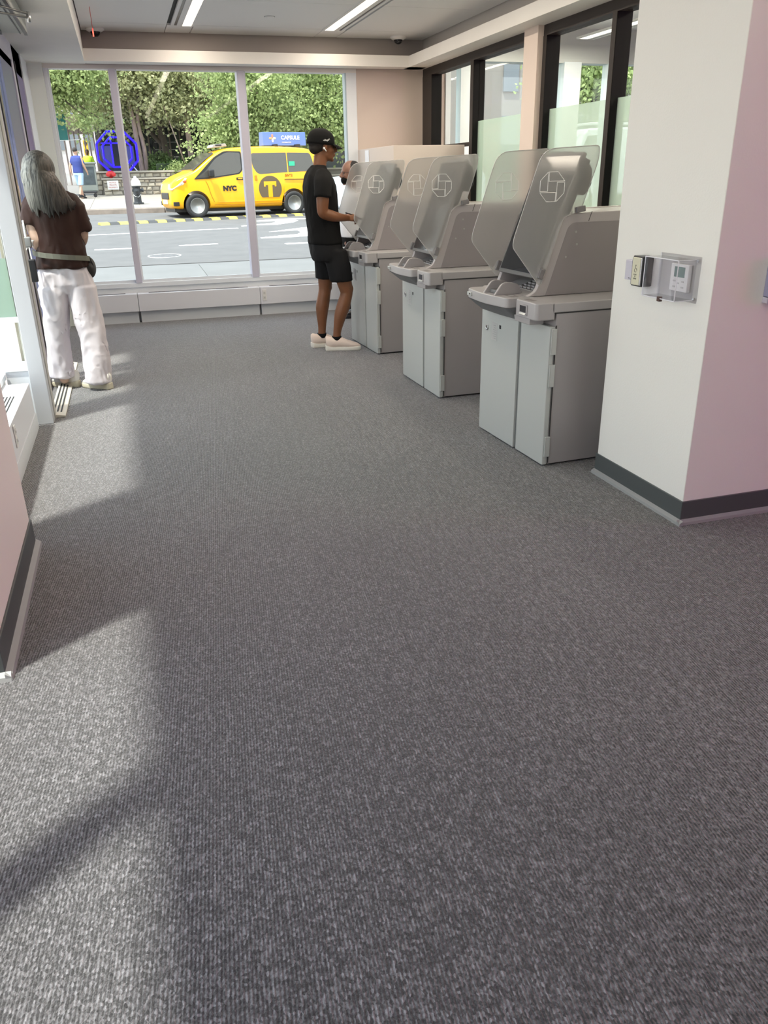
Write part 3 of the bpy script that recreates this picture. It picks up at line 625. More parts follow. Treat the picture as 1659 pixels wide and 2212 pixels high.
def kiosk(loc, rz, lab):
    W, D = .775, .95
    t = thing('bank_kiosk', lab, 'bank machine', loc, rz, 'bank machines standing in a row')
    MB().box(.03, .004, .012, D, W-.004, .80).build('cabinet', M_kside, t, bevel=.004)
    MB().box(.06, .03, 0, D-.03, W-.03, .014).build('plinth', M_gap, t)
    # wide service door, top edge cut under the tray
    d = MB().prism([(.335, .008), (W-.002, .008), (W-.002, .752), (.335, .742)], 0, .03, 'X').build('door', M_kfront, t, bevel=.004)
    MB().lathe([(.0, .001), (.014, .001), (.016, -.003), (.011, -.004), (.009, .0), (0, .001)], 18, 'X', M=Matrix.Translation((-.001, .70, .625))).build('lock', M_chrome, d, smooth=True)
    MB().lathe([(.005, -.004), (.007, -.001), (0, .001)], 10, 'X', M=Matrix.Translation((-.0015, .70, .625))).build('keyhole', M_dark, d)
    st = MB().box(-.0008, .575, .565, .0002, .645, .665).build('label_sticker', mat('pale_sticker', (.44, .44, .43), .6), d)
    st2 = MB()
    for k in range(7): st2.box(-.0012, .59, .575+k*.012, -.0006, .59+.04*(.6+.4*((k*37) % 5)/5), .5775+k*.012)
    st2.build('small_print', mat('print_grey', (.3, .3, .29), .6), d)
    MB().box(-.0015, .53, .64, .0002, .55, .66).build('black_square', M_dark, d)
    # narrow door with hinges
    d2 = MB().box(0, .006, .008, .03, .305, .735).build('door', M_kfront, t, bevel=.005)
    MB().box(.012, .305, .008, .03, .335, .752).build('door_gap', mat('gap_grey', (.16, .17, .17), .5), t)
    for za, zb in ((.595, .725), (.43, .545), (.055, .165)):
        MB().box(.008, -.006, za, .036, .008, zb).box(.004, -.007, za, .010, -.002, zb).build('hinge', M_kfront, t, bevel=.003)
    MB().box(.030, -.0012, .02, .0335, .005, .74).build('side_seam', M_gap, t)
    # worktop slab
    MB().box(.0, 0, .802, D, W, .85).build('worktop', M_ktrim, t, bevel=.006)
    MB().box(.0, .001, .798, D, W-.001, .8025).build('worktop_seam', M_gap, t)
    # user tray and its underside
    tr = rounded([(.1, .245), (-.06, .245), (-.125, .235), (-.15, .42), (-.145, .56), (-.128, .70), (-.1, .725), (.1, .725)], [0, 0, .03, .08, .08, .02, .03, 0])
    ty = MB().prism(tr, .80, .852, 'Z').build('tray', M_ktrim, t, bevel=.006)
    ud = MB(); ud.rings([[(p[0]*1.0, p[1], .80) for p in tr], [(min(p[0]*.35+.0, .1), p[1]*.92+.05, .735) for p in tr]]); ud.build('tray_underside', M_kdark, t)
    MB().ell((-.065, .33, .79), (.007, .007, .007)).build('floodlight', M_chrome, ty, smooth=True)
    MB().box(-.146, .625, .818, -.13, .675, .838).build('headphone_plate', M_kfront, ty, bevel=.002)
    MB().lathe([(.004, -.002), (.004, .002)], 10, 'X', M=Matrix.Translation((-.1465, .64, .829))).build('socket', M_dark, ty)
    MB().box(-.085, .27, .8525, -.04, .36, .8532).build('instruction_decal', mat('decal_grey', (.27, .25, .245), .5), ty)
    MB().box(-.075, .30, .853, -.05, .33, .8536).build('decal_pictogram', M_ktrim, ty)
    # receipt unit beside the tray
    rc = rounded([(.02, .0), (-.075, .0), (-.088, .015), (-.09, .2), (-.06, .24), (.02, .24)], [0, .02, .02, .0, 0, 0])
    ru = MB().prism(rc, .768, .853, 'Z').build('receipt_unit', M_ktrim, t, bevel=.007)
    MB().prism([(.07, .74), (.225, .74), (.235, .77), (.07, .77)], -.082, .0, 'X').build('receipt_skirt', M_kside, ru, bevel=.003)
    MB().box(-.0935, .085, .782, -.088, .165, .835).build('slot_bezel', M_kside, ru, bevel=.003)
    MB().box(-.0945, .095, .798, -.09, .155, .829).build('receipt_slot', M_dark, ru)
    MB().prism([(-.100, .787), (-.09, .787), (-.09, .799)], .093, .157, 'Y').build('slot_lip', M_kfront, ru)
    MB().box(-.065, .09, .8532, -.035, .17, .8538).build('receipt_decal', mat('decal_grey', (.27, .25, .245), .5), ru)
    # housing: light slanted frame, darker side panels
    prof = rounded([(-.01, .852), (.04, .875), (.165, 1.215), (.215, 1.25), (D-.02, 1.262), (D-.02, .85)], [.0, .05, .02, .035, 0, 0])
    y0, y1 = .235, .69
    for ya, yb in ((y0, y0+.03), (y1-.03, y1)):
        MB().prism(prof, ya, yb).build('housing_side', mat('kiosk_housing_frame', (.42, .39, .39), .3), t, bevel=.004)
    pan = rounded([(.095, .855), (.203, 1.185), (.235, 1.206), (D-.021, 1.208), (D-.021, .855)], [0, .02, .02, 0, 0])
    MB().prism(pan, y0-.0015, y0+.002).build('side_panel', M_kpanel, t)
    MB().prism(pan, y1-.002, y1+.0015).build('side_panel', M_kpanel, t)
    pp = MB()
    for a, b in ((.25, 1.16), (.26, 1.1), (.2, 1.04)): pp.lathe([(.006, -.001), (.006, .0005), (0, .0008)], 8, 'Y', M=Matrix.Translation((a, y0-.0018, b)))
    pp.build('screw', M_kside, t)['kind'] = 'stuff'
    MB().prism([(.335, 1.256), (.338, 1.256), (.322, 1.21), (.319, 1.21)], y0-.001, y0).build('top_seam', M_gap, t)
    MB().prism([(.19, 1.21), (.23, 1.245), (D-.02, 1.258), (D-.02, .85), (.30, .86), (.33, 1.0)], y0+.03, y1-.03).build('housing_core', M_ktrim, t, bevel=.004)
    # sloped console with keypad and card slot
    MB().prism([(-.0, .852), (.07, .862), (.31, .93), (.31, .85)], y0+.03, y1-.03).build('console', M_ktrim, t, bevel=.003)
    k = MB().prism([(.075, .866), (.20, .902), (.20, .88), (.075, .85)], .33, .52).build('keypad', M_chrome, t, bevel=.002)
    kk = MB()
    for i in range(4):
        for j in range(4): kk.box(.087+i*.026, .345+j*.042, .870+i*.0075, .107+i*.026, .375+j*.042, .8765+i*.0075)
    kk.build('key', M_kside, k)
    MB().prism([(.21, .912), (.26, .925), (.27, .955), (.22, .942)], .3, .56).build('cash_slot', M_dark, t, bevel=.003)
    for y in (.36, .485):
        MB().prism(rounded([(-.135, .85), (-.095, .905), (-.075, .915), (-.03, .913), (.01, .90), (.03, .852)], [0, .01, .02, .02, .02, 0]), y, y+.018).build('reader_fin', M_kside, t, bevel=.004)
    MB().box(-.1, .378, .852, .01, .485, .87).build('card_reader', M_kdark, t, bevel=.004)
    # screen leaning back between the shields
    ang = math.atan2(.193, .488)
    Ms = Matrix.Translation((.085, 0, 1.05)) @ Matrix.Rotation(ang, 4, 'Y')
    s = MB().box(0, .255, -.12, .022, .67, .52, M=Ms).build('screen', mat('screen_case', (.13, .125, .125), .4), t, bevel=.004)
    MB().box(-.0015, .27, -.1, .0, .655, .50, M=Ms).build('screen_glass', mat('screen_glass', (.02, .022, .026), .06), s)
    MB().box(.003, .38, .515, .02, .56, .527, M=Ms).build('camera_bar', M_dark, s)
    MB().box(.022, .258, -.08, .058, .667, .50, M=Ms).build('screen_back', M_dark, s, bevel=.006)
    MB().prism(rounded([(.03, .50), (.085, .47), (.115, .40), (.10, .34), (.04, .33)], .015), .262, .66, M=Ms).build('hinge_cover', M_dark, s, bevel=.004)
    # frosted privacy shields with the etched octagon
    for y in (.222, .699):
        sh = MB().prism(SHIELD, y, y+.004).build('privacy_shield', M_acr, t)
        MB().tube([(p[0], y+.002, p[1]) for p in SHIELD+SHIELD[:1]], .0024, 5).build('shield_edge', mat('acrylic_rim', (.55, .54, .53), .3), sh)
        emblem(.09, 1.375, .068, y-.001, -1 if y < .4 else 1).build('etched_emblem', M_etch, sh)
        for a, b in ((.055, .965), (.258, 1.268)):
            MB().box(a-.014, y-.012, b-.026, a+.014, y+.016, b+.026, M=Matrix.Translation((a, 0, b)) @ Matrix.Rotation(.35 if a < .2 else 1.4, 4, 'Y') @ Matrix.Translation((-a, 0, -b))).build('shield_clip', mat('clip_grey', (.2, .19, .195), .45), sh, bevel=.004)
    return t
kiosk((1.951, 3.555, 0), R(2.2), 'nearest grey bank kiosk with frosted shields, beside the white pillar')
kiosk((1.938, 5.050, 0), R(.7), 'middle grey bank kiosk with frosted shields')
kiosk((1.965, 6.630, 0), R(2.0), 'farthest grey bank kiosk, where the man in black stands')
pn = tag(MB().tube([(0, 0, 0), (.14, 0, 0)], .005, 8).cone((.14, 0, 0), (.152, 0, 0), .004, .001).build('pen', M_dark, smooth=True), 'black pen lying on the worktop of the middle kiosk', 'pen')
pn.location = (2.56, 5.10, .856); pn.rotation_euler = (0, 0, R(-20))

# ================================================================ PEOPLE
def head(m, M, hair=False):
    """head, forward +x, chin near z 0, crown z .23"""
    h = MB()
    h.ell((-.012, 0, .138), (.098, .077, .094)); h.ell((.028, 0, .088), (.064, .06, .082)); h.ell((.036, 0, .034), (.05, .046, .034))
    h.ell((.008, 0, .05), (.065, .058, .045)); h.ell((.074, 0, .014), (.02, .021, .016)); h.ell((.078, 0, .134), (.013, .045, .011))
    h.ell((.062, .033, .088), (.022, .02, .02)); h.ell((.062, -.033, .088), (.022, .02, .02))
    h.cone((.083, 0, .125), (.112, 0, .088), .009, .013); h.ell((.108, 0, .087), (.013, .015, .011)); h.ell((.098, .011, .083), (.011, .009, .008)); h.ell((.098, -.011, .083), (.011, .009, .008))
    h.ell((.09, 0, .057), (.013, .024, .007)); h.ell((.087, 0, .046), (.013, .021, .0075)); h.ell((.086, 0, .066), (.012, .015, .012))
    for s in (1, -1):
        h.ell((-.004, .078*s, .098), (.019, .009, .031), Euler((0, .2, .35*s)).to_matrix()); h.ell((-.002, .076*s, .078), (.011, .008, .011))
    bmesh.ops.transform(h.b, matrix=M, verts=h.b.verts)
    tmp = bpy.data.meshes.new('t'); h.b.to_mesh(tmp); h.b.free(); m.b.from_mesh(tmp); bpy.data.meshes.remove(tmp)
def hand(m, M, side=1, curl=(.5, .6, .4), spread=.08, thumb=(.75, .55, -.35)):
    """wrist at origin, fingers along +x, thumb on +y*side, curl bends towards -z"""
    h = MB()
    h.ell((.045, 0, 0), (.052, .04, .0155)); h.ell((.07, .012*side, -.002), (.026, .03, .014)); h.ell((.03, .02*side, -.006), (.034, .02, .017)); h.ell((0, 0, 0), (.03, .026, .019))
    for i, (y, L) in enumerate(((.03, .072), (.0105, .08), (-.0095, .075), (-.028, .058))):
        p = Vector((.084-.004*abs(i-1.2), y*side, 0)); a = 0; pts = [(Vector((.05, y*side*.8, 0)), .0095), (p, .0092)]
        for j, (f, r) in enumerate(((.45, .0088), (.3, .008), (.25, .0068))):
            a += curl[j]; p = p+Vector((math.cos(a), spread*(y/.03)*side, -math.sin(a)))*L*f; pts.append((p.copy(), r))
        h.limb(pts, sub=2)
    tv = Vector((thumb[0], thumb[1]*side, thumb[2])).normalized(); p0 = Vector((.018, .026*side, -.006))
    h.limb([(p0, .014), (p0+tv*.03, .0125), (p0+tv*.052+Vector((.004, -.002*side, -.002)), .0105), (p0+tv*.072+Vector((.012, -.008*side, -.004)), .0085)], sub=2)
    bmesh.ops.transform(h.b, matrix=M, verts=h.b.verts)
    tmp = bpy.data.meshes.new('t'); h.b.to_mesh(tmp); h.b.free(); m.b.from_mesh(tmp); bpy.data.meshes.remove(tmp)
def frame(origin, xdir, zhint):
    x = Vector(xdir).normalized(); z = Vector(zhint); z = (z-x*z.dot(x)).normalized(); y = z.cross(x)
    M = Matrix((x, y, z)).transposed().to_4x4(); M.translation = Vector(origin); return M
def oval(cx, cy, z, a, b, n=24, p=2.3):
    out = []
    for k in range(n):
        t = 2*math.pi*k/n; c, s = math.cos(t), math.sin(t)
        out.append((cx+a*math.copysign(abs(c)**(2/p), c), cy+b*math.copysign(abs(s)**(2/p), s), z))
    return out
def shoe(parent, loc, rz, m_up, m_sole, L=.29, name='shoe', lace=None):
    M = Matrix.Translation(loc) @ Matrix.Rotation(rz, 4, 'Z')
    u = MB()
    st = [(-.097, .026, .05, .125), (-.085, .036, .02, .13), (-.04, .040, .018, .118), (0, .040, .018, .118), (.04, .042, .016, .115), (.09, .046, .016, .092), (.14, .048, .018, .074), (.18, .040, .022, .058), (.203, .014, .03, .042)]
    k = L/.29
    rs = []
    for x, w, zb, zt in st:
        rs.append([(x*k, w*math.cos(a)*k, (zb+zt)/2+(zt-zb)/2*math.sin(a)) for a in [2*math.pi*i/16 for i in range(16)]])
    u.rings(rs, M=M); s = u.build(name, m_up, parent, smooth=True)
    so = MB(); o = [(-.1, .022), (-.085, .036), (-.03, .036), (.05, .038), (.11, .048), (.17, .046), (.2, .025)]
    poly = [(x*k, w*k) for x, w in o]+[(x*k, -w*k) for x, w in o[::-1]]
    so.rings([[(x*.99, y*1.0, 0.0) for x, y in poly], [(x*1.03, y*1.08, .014) for x, y in poly], [(x*1.02, y*1.02, .036+.012*(x < -.05)) for x, y in poly]], M=M)
    so.build('sole', m_sole, s, bevel=.004)
    if lace:
        l = MB()
        for i in range(5): l.tube([(.02+.02*i, -.022, .110-.009*i), (.03+.02*i, 0, .122-.0105*i), (.04+.02*i, .022, .104-.009*i)], .0032, 6, M=M)
        l.build('laces', lace, s)
    return s

def man_in_black():
    """faces +x, looks down at his hands; local origin on the floor under him"""
    t = thing('person', 'man in black cap, black tee and black shorts standing at the farthest kiosk', 'person', (1.64, 7.07, 0))
    b = MB()
    # legs: far (left, y+) and near (right, y-)
    b.limb([((.02, .08, .90), .07), ((.02, .095, .75), .070), ((.01, .10, .60), .066), ((.0, .10, .50), .056), ((-.025, .10, .38), .060), ((-.035, .10, .30), .053), ((-.04, .10, .18), .037), ((-.045, .10, .10), .036)])
    b.limb([((.04, -.08, .90), .07), ((.085, -.095, .76), .072), ((.125, -.10, .62), .069), ((.145, -.10, .535), .060), ((.15, -.10, .49), .054), ((.115, -.10, .38), .060), ((.085, -.10, .30), .054), ((.055, -.10, .18), .037), ((.045, -.10, .10), .036)])
    b.ell((.195, -.10, .53), (.018, .032, .034)); b.ell((.05, .10, .53), (.018, .032, .034))
    b.ell((.07, -.10, .06), (.09, .032, .03)); b.ell((-.02, .10, .06), (.09, .032, .03))
    b.ell((0, 0, .93), (.10, .13, .10)); b.limb([((0, 0, 1.0), .09), ((-.015, 0, 1.2), .095), ((-.03, 0, 1.36), .095)])
    # arms: near right arm
    b.limb([((-.03, -.165, 1.43), .062), ((-.045, -.20, 1.36), .058), ((-.055, -.215, 1.27), .053), ((-.06, -.215, 1.20), .048), ((-.055, -.212, 1.165), .044), ((-.0, -.19, 1.145), .046), ((.06, -.165, 1.13), .041), ((.125, -.13, 1.12), .032), ((.175, -.10, 1.115), .027)])
    b.limb([((-.03, .165, 1.43), .062), ((-.04, .20, 1.36), .058), ((-.045, .22, 1.25), .052), ((-.045, .215, 1.165), .044), ((.0, .19, 1.14), .046), ((.06, .155, 1.13), .040), ((.125, .10, 1.12), .031), ((.18, .055, 1.115), .027)])
    hand(b, frame((.178, -.098, 1.115), (1, .42, -.02), (-.1, -.75, .6)), side=1, curl=(.55, .8, .6))
    hand(b, frame((.183, .052, 1.112), (1, -.3, -.02), (-.1, .75, .6)), side=-1, curl=(.5, .75, .6))
    # neck and head
    b.limb([((-.035, 0, 1.44), .066), ((-.02, 0, 1.52), .057), ((-.005, 0, 1.60), .056)])
    head(b, Matrix.Translation((.012, 0, 1.563)) @ Matrix.Rotation(R(6), 4, 'Y'))
    body = b.build('body', M_skin, t); soften(body, .0068, 3)
    for s in (1, -1): MB().ell((.095, .031*s, 1.664), (.010, .011, .009)).build('eye', mat('eye_dark', (.03, .02, .02), .2), t, smooth=True)
    # close-cut hair under the cap
    hb = MB(); hb.ell((-.006, 0, 1.697), (.101, .080, .082)); hb.ell((-.045, 0, 1.66), (.058, .068, .05)); soften(hb.build('hair', mat('cropped_hair', (.012, .008, .006), .8), t), .007, 2)
    # cap
    c = MB(); M = Matrix.Translation((.0, 0, 1.716)) @ Matrix.Rotation(R(6), 4, 'Y')
    rs = []
    for k in range(8):
        a = k/7*math.pi/2; rr = math.cos(a); rs.append([(p[0]*max(rr, .02)+.0, p[1]*max(rr, .02), -.012+.107*math.sin(a)**.85) for p in oval(0, 0, 0, .117, .094)])
    c.rings([[(p[0], p[1], -.03) for p in oval(0, 0, 0, .117, .093)]]+rs, M=M)
    cap = c.build('cap', M_tee, t, smooth=True)
    v = MB(); top, bot = [], []
    n = 12; rows = []
    for j in range(6):
        u = j/5; rows.append([(.09+.095*u*math.cos(a)**.6, .082*math.sin(a)*(1-.12*u*u), -.018-.026*u*u-.012*math.sin(a)**2) for a in [R(-80+160*i/n) for i in range(n+1)]])
    v.rings([r+[(x, y, z+.006) for x, y, z in r[::-1]] for r in rows], M=M); v.build('brim', M_tee, cap, smooth=True)
    MB().ell((0, 0, .098), (.008, .008, .005)).b
    MB().ell((-.005, 0, 1.814), (.008, .008, .005)).build('button', M_tee, cap, smooth=True)
    # white embroidered script on the cap side
    sc = MB(); pts = []
    for i in range(60):
        u = i/59; pts.append((.0+.066*u, -.0945+.055*max(0, u-.35)**2, 1.712+.010*u+.006*math.sin(u*34)+(.008*math.sin(u*9) if u > .1 else 0)*.4))
    sc.tube(pts, .0018, 5, M=Matrix.Translation((.0, -.002, 0))).build('script_lettering', M_white, cap)
    # wireless earbud
    e = MB(); e.ell((.006, -.088, 1.657), (.009, .008, .009)); e.tube([(.008, -.092, 1.655), (.022, -.094, 1.633)], .0035, 8)
    e.build('earbud', mat('earbud_white', (.9, .9, .9), .25), t, smooth=True)
    # tee
    s = MB(); R_ = []
    for z, cx, a, bb in ((.905, .0, .142, .182), (.93, .0, .144, .184), (1.0, -.005, .138, .178), (1.08, -.01, .137, .175), (1.2, -.02, .138, .18), (1.3, -.025, .137, .19), (1.37, -.028, .132, .198), (1.42, -.032, .115, .2), (1.455, -.037, .10, .18), (1.49, -.037, .082, .135), (1.515, -.032, .068, .085), (1.53, -.028, .064, .068)):
        R_.append(oval(cx, 0, z, a, bb))
    s.rings(R_)
    s.limb([((-.03, -.15, 1.43), .075), ((-.045, -.2, 1.385), .073), ((-.052, -.222, 1.34), .069)], end=False); s.cone((-.051, -.22, 1.35), (-.058, -.232, 1.285), .069, .071, 18)
    s.limb([((-.03, .15, 1.43), .075), ((-.04, .2, 1.385), .073), ((-.045, .222, 1.34), .069)], end=False); s.cone((-.045, .22, 1.35), (-.05, .232, 1.285), .069, .071, 18)
    soften(s.build('tee', M_tee, t), .008, 3, fold=.013, fscale=.09)
    # shorts
    s = MB(); s.rings([oval(.0, 0, .955, .13, .17), oval(.0, 0, .90, .138, .176), oval(.01, 0, .82, .14, .178), oval(.02, 0, .77, .13, .17)])
    s.rings([oval(.06, -.095, .86, .10, .085), oval(.085, -.10, .74, .105, .088), oval(.108, -.102, .60, .098, .088)]); s.rings([oval(.02, .095, .86, .10, .085), oval(.018, .1, .74, .10, .088), oval(.016, .102, .605, .092, .088)])
    soften(s.build('shorts', M_shorts, t), .009, 3, fold=.015, fscale=.09)
    shoe(t, (.045, -.105, 0), R(-12), M_cream, M_sole, .30, lace=M_cream)
    shoe(t, (-.045, .10, 0), R(4), M_cream, M_sole, .30, lace=M_cream)
    for x, y in ((-.045, .10), (.045, -.10)): MB().lathe([(.041, .085), (.042, .125), (.037, .125), (.037, .085)], 18, M=Matrix.Translation((x, y, 0))).build('sock', M_tee, t, smooth=True)
    p = tag(MB().box(-.006, -.036, -.075, .004, .036, .075).build('phone', M_dark, bevel=.005), 'black phone held in the hands of the man in black', 'phone')
    p.location = (1.64+.262, 7.05, 1.125); p.rotation_euler = (R(20), R(-68), 0)
man_in_black()

def woman():
    """seen from behind, faces +y and a little to the door"""
    t = thing('person', 'woman with long grey hair, brown blouse and wide white trousers at the door', 'person', (-.46, 6.35, 0))
    b = MB(); sk = mat('pale_skin', (.55, .37, .28), .45, noise_amt=.1, nscale=10)
    b.limb([((.0, 0, .95), .08), ((0, 0, 1.15), .075), ((-.01, 0, 1.30), .07)])
    for sgn, x in ((-1, -.09), (1, .09)): b.limb([((x, 0, .85), .06), ((x, .0, .5), .05), ((x*1.4, 0, .12), .035), ((x*1.4, .0, .07), .034)])
    b.limb([((-.125, .0, 1.315), .052), ((-.155, -.005, 1.22), .046), ((-.15, -.02, 1.12), .043), ((-.135, -.03, 1.05), .040), ((-.15, .03, 1.03), .038), ((-.175, .10, 1.045), .030), ((-.195, .155, 1.06), .023)])
    b.limb([((.125, .0, 1.315), .052), ((.155, .02, 1.2), .046), ((.16, .03, 1.08), .041), ((.12, .10, 1.02), .036), ((.06, .18, 1.05), .028), ((.03, .21, 1.06), .024)])
    hand(b, frame((-.193, .15, 1.06), (-.35, .9, .1), (1, .3, .5)), side=-1, curl=(.6, .9, .6))
    hand(b, frame((.032, .208, 1.06), (-.7, .7, .1), (.6, .6, .6)), side=-1, curl=(.4, .5, .4))
    b.limb([((-.03, 0, 1.30), .055), ((-.045, .01, 1.39), .047), ((-.05, .02, 1.44), .046)])
    head(b, Matrix.Translation((-.05, .02, 1.395)) @ Matrix.Rotation(R(98), 4, 'Z') @ Matrix.Rotation(R(8), 4, 'Y'))
    soften(b.build('body', sk, t), .0075, 3)
    for s in (1, -1): MB().ell((-.063+.03*s, .118, 1.505), (.011, .008, .008)).build('eye', mat('eye_dark', (.03, .02, .02), .2), t, smooth=True)
    # hair: one full mass plus separate locks
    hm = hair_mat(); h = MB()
    h.ell((-.055, -.005, 1.525), (.108, .118, .118), u=20, v=14); h.ell((-.075, -.03, 1.47), (.1, .10, .12)); h.ell((-.05, -.05, 1.42), (.115, .085, .12)); h.ell((-.02, -.07, 1.35), (.135, .06, .10)); h.ell((.01, -.085, 1.31), (.13, .042, .075)); h.ell((-.08, -.07, 1.33), (.075, .05, .08))
    for k in range(36):
        u = k/35; x0 = -.15+.19*u; x1 = -.13+.285*u+random.uniform(-.012, .012)
        zt = 1.585; zb = 1.255+.03*math.sin(k*2.1)+random.uniform(-.018, .02)-.02*math.sin(u*math.pi)
        if u > .7: zb += .045*(u-.7)/.3
        y = -.075-.035*math.sin(u*math.pi)
        pts = [((x0*.62-.02, y+.012+.06*(abs(u-.5)*1.6)**2, zt), .006), ((x0*.9-.005, y-.008+.05*(abs(u-.5)*1.6)**2, 1.50), .014), ((x0*.75+x1*.25, y-.018, 1.43), .016), ((x0*.4+x1*.6, y-.022, 1.35), .017), ((x1, y-.028, 1.29), .012), ((x1+.006, y-.03, zb), .003)]
        h.limb(pts, sub=3, end=False)
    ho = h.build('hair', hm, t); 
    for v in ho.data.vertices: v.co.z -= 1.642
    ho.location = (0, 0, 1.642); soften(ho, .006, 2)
    # blouse
    br = mat('brown_silk', (.030, .0105, .0068), .55, spec=.3)
    s = MB(); R_ = []
    for z, cx, a, bb in ((.872, .0, .178, .125), (.885, .0, .180, .126), (.95, .0, .168, .118), (1.02, .005, .160, .112), (1.1, .0, .158, .110), (1.2, -.005, .162, .112), (1.27, -.01, .172, .11), (1.315, -.012, .165, .10), (1.345, -.018, .13, .085), (1.375, -.03, .075, .065)):
        R_.append(oval(cx, 0, z, a, bb))
    s.rings(R_)
    s.limb([((-.11, 0, 1.31), .07), ((-.145, -.005, 1.265), .066)], end=False); s.cone((-.135, -.003, 1.285), (-.165, -.012, 1.165), .066, .063, 18)
    s.limb([((.11, 0, 1.31), .07), ((.145, .01, 1.25), .064)], end=False); s.cone((.135, .005, 1.28), (.168, .02, 1.11), .066, .062, 18)
    soften(s.build('blouse', br, t), .008, 3, fold=.024, fscale=.085)
    # trousers, wide legs
    wl = mat('white_linen', (.60, .56, .59), .8, spec=.25)
    s = MB(); s.rings([oval(.0, 0, .89, .150, .098), oval(.0, 0, .84, .176, .118), oval(.005, .0, .76, .186, .122), oval(.005, 0, .70, .165, .10)])
    s.rings([oval(-.085, 0, .74, .102, .115), oval(-.105, .0, .55, .092, .11), oval(-.122, .01, .4, .078, .10), oval(-.133, .02, .22, .084, .095), oval(-.136, .03, .085, .085, .09)])
    s.rings([oval(.095, 0, .74, .105, .115), oval(.112, -.02, .55, .10, .11), oval(.125, -.05, .4, .092, .105), oval(.128, -.08, .22, .092, .10), oval(.118, -.10, .05, .097, .098)])
    soften(s.build('trousers', wl, t), .008, 5, fold=.027, fscale=.08)
    ws = mat('white_leather', (.75, .73, .68), .5); so = mat('cream_sole', (.6, .55, .42), .6)
    shoe(t, (-.10, .06, 0), R(150), ws, so, .25); shoe(t, (.14, -.10, 0), R(140), ws, so, .25)
    MB().lathe([(.044, 0), (.047, .01), (.046, .05), (.04, .055), (.036, .05), (.038, 0)], 20, M=frame((-.138, -.035, 1.045), (1, 0, 0), (-.2, .75, .62)) @ Matrix.Translation((0, 0, -.01))).build('wristband', M_white, t, smooth=True)
    # cross-body strap and bag
    bg = thing('shoulder_bag', 'dark waist bag on an olive strap around the woman in brown', 'bag', (-.46, 6.35, 0))
    ol = mat('olive_strap', (.15, .15, .12), .7)
    pts = []
    for k in range(13):
        a = math.pi+math.pi*k/12; u = k/12
        pts.append((.186*math.cos(a)+.002, .142*math.sin(a)-.006, .990-.065*u))
    m = MB()
    for (p, q) in zip(pts, pts[1:]):
        d = Vector((p[0], p[1], 0)).normalized()*.004; e = Vector((q[0], q[1], 0)).normalized()*.004
        m.rings([[Vector(p)+d+Vector((0, 0, .017)), Vector(p)-d+Vector((0, 0, .017)), Vector(p)-d-Vector((0, 0, .017)), Vector(p)+d-Vector((0, 0, .017))],
                 [Vector(q)+e+Vector((0, 0, .017)), Vector(q)-e+Vector((0, 0, .017)), Vector(q)-e-Vector((0, 0, .017)), Vector(q)+e-Vector((0, 0, .017))]])
    m.build('strap', ol, bg)
    m = MB(); m.ell((.175, .06, .86), (.045, .10, .075)); soften(m.build('pouch', mat('dark_bag', (.025, .022, .02), .6), bg), .01, 2)
    MB().tube([(.185, -.03, .94), (.205, .0, .87), (.2, .02, .82)], .005, 6).build('zip_pull', M_dark, bg)
woman()

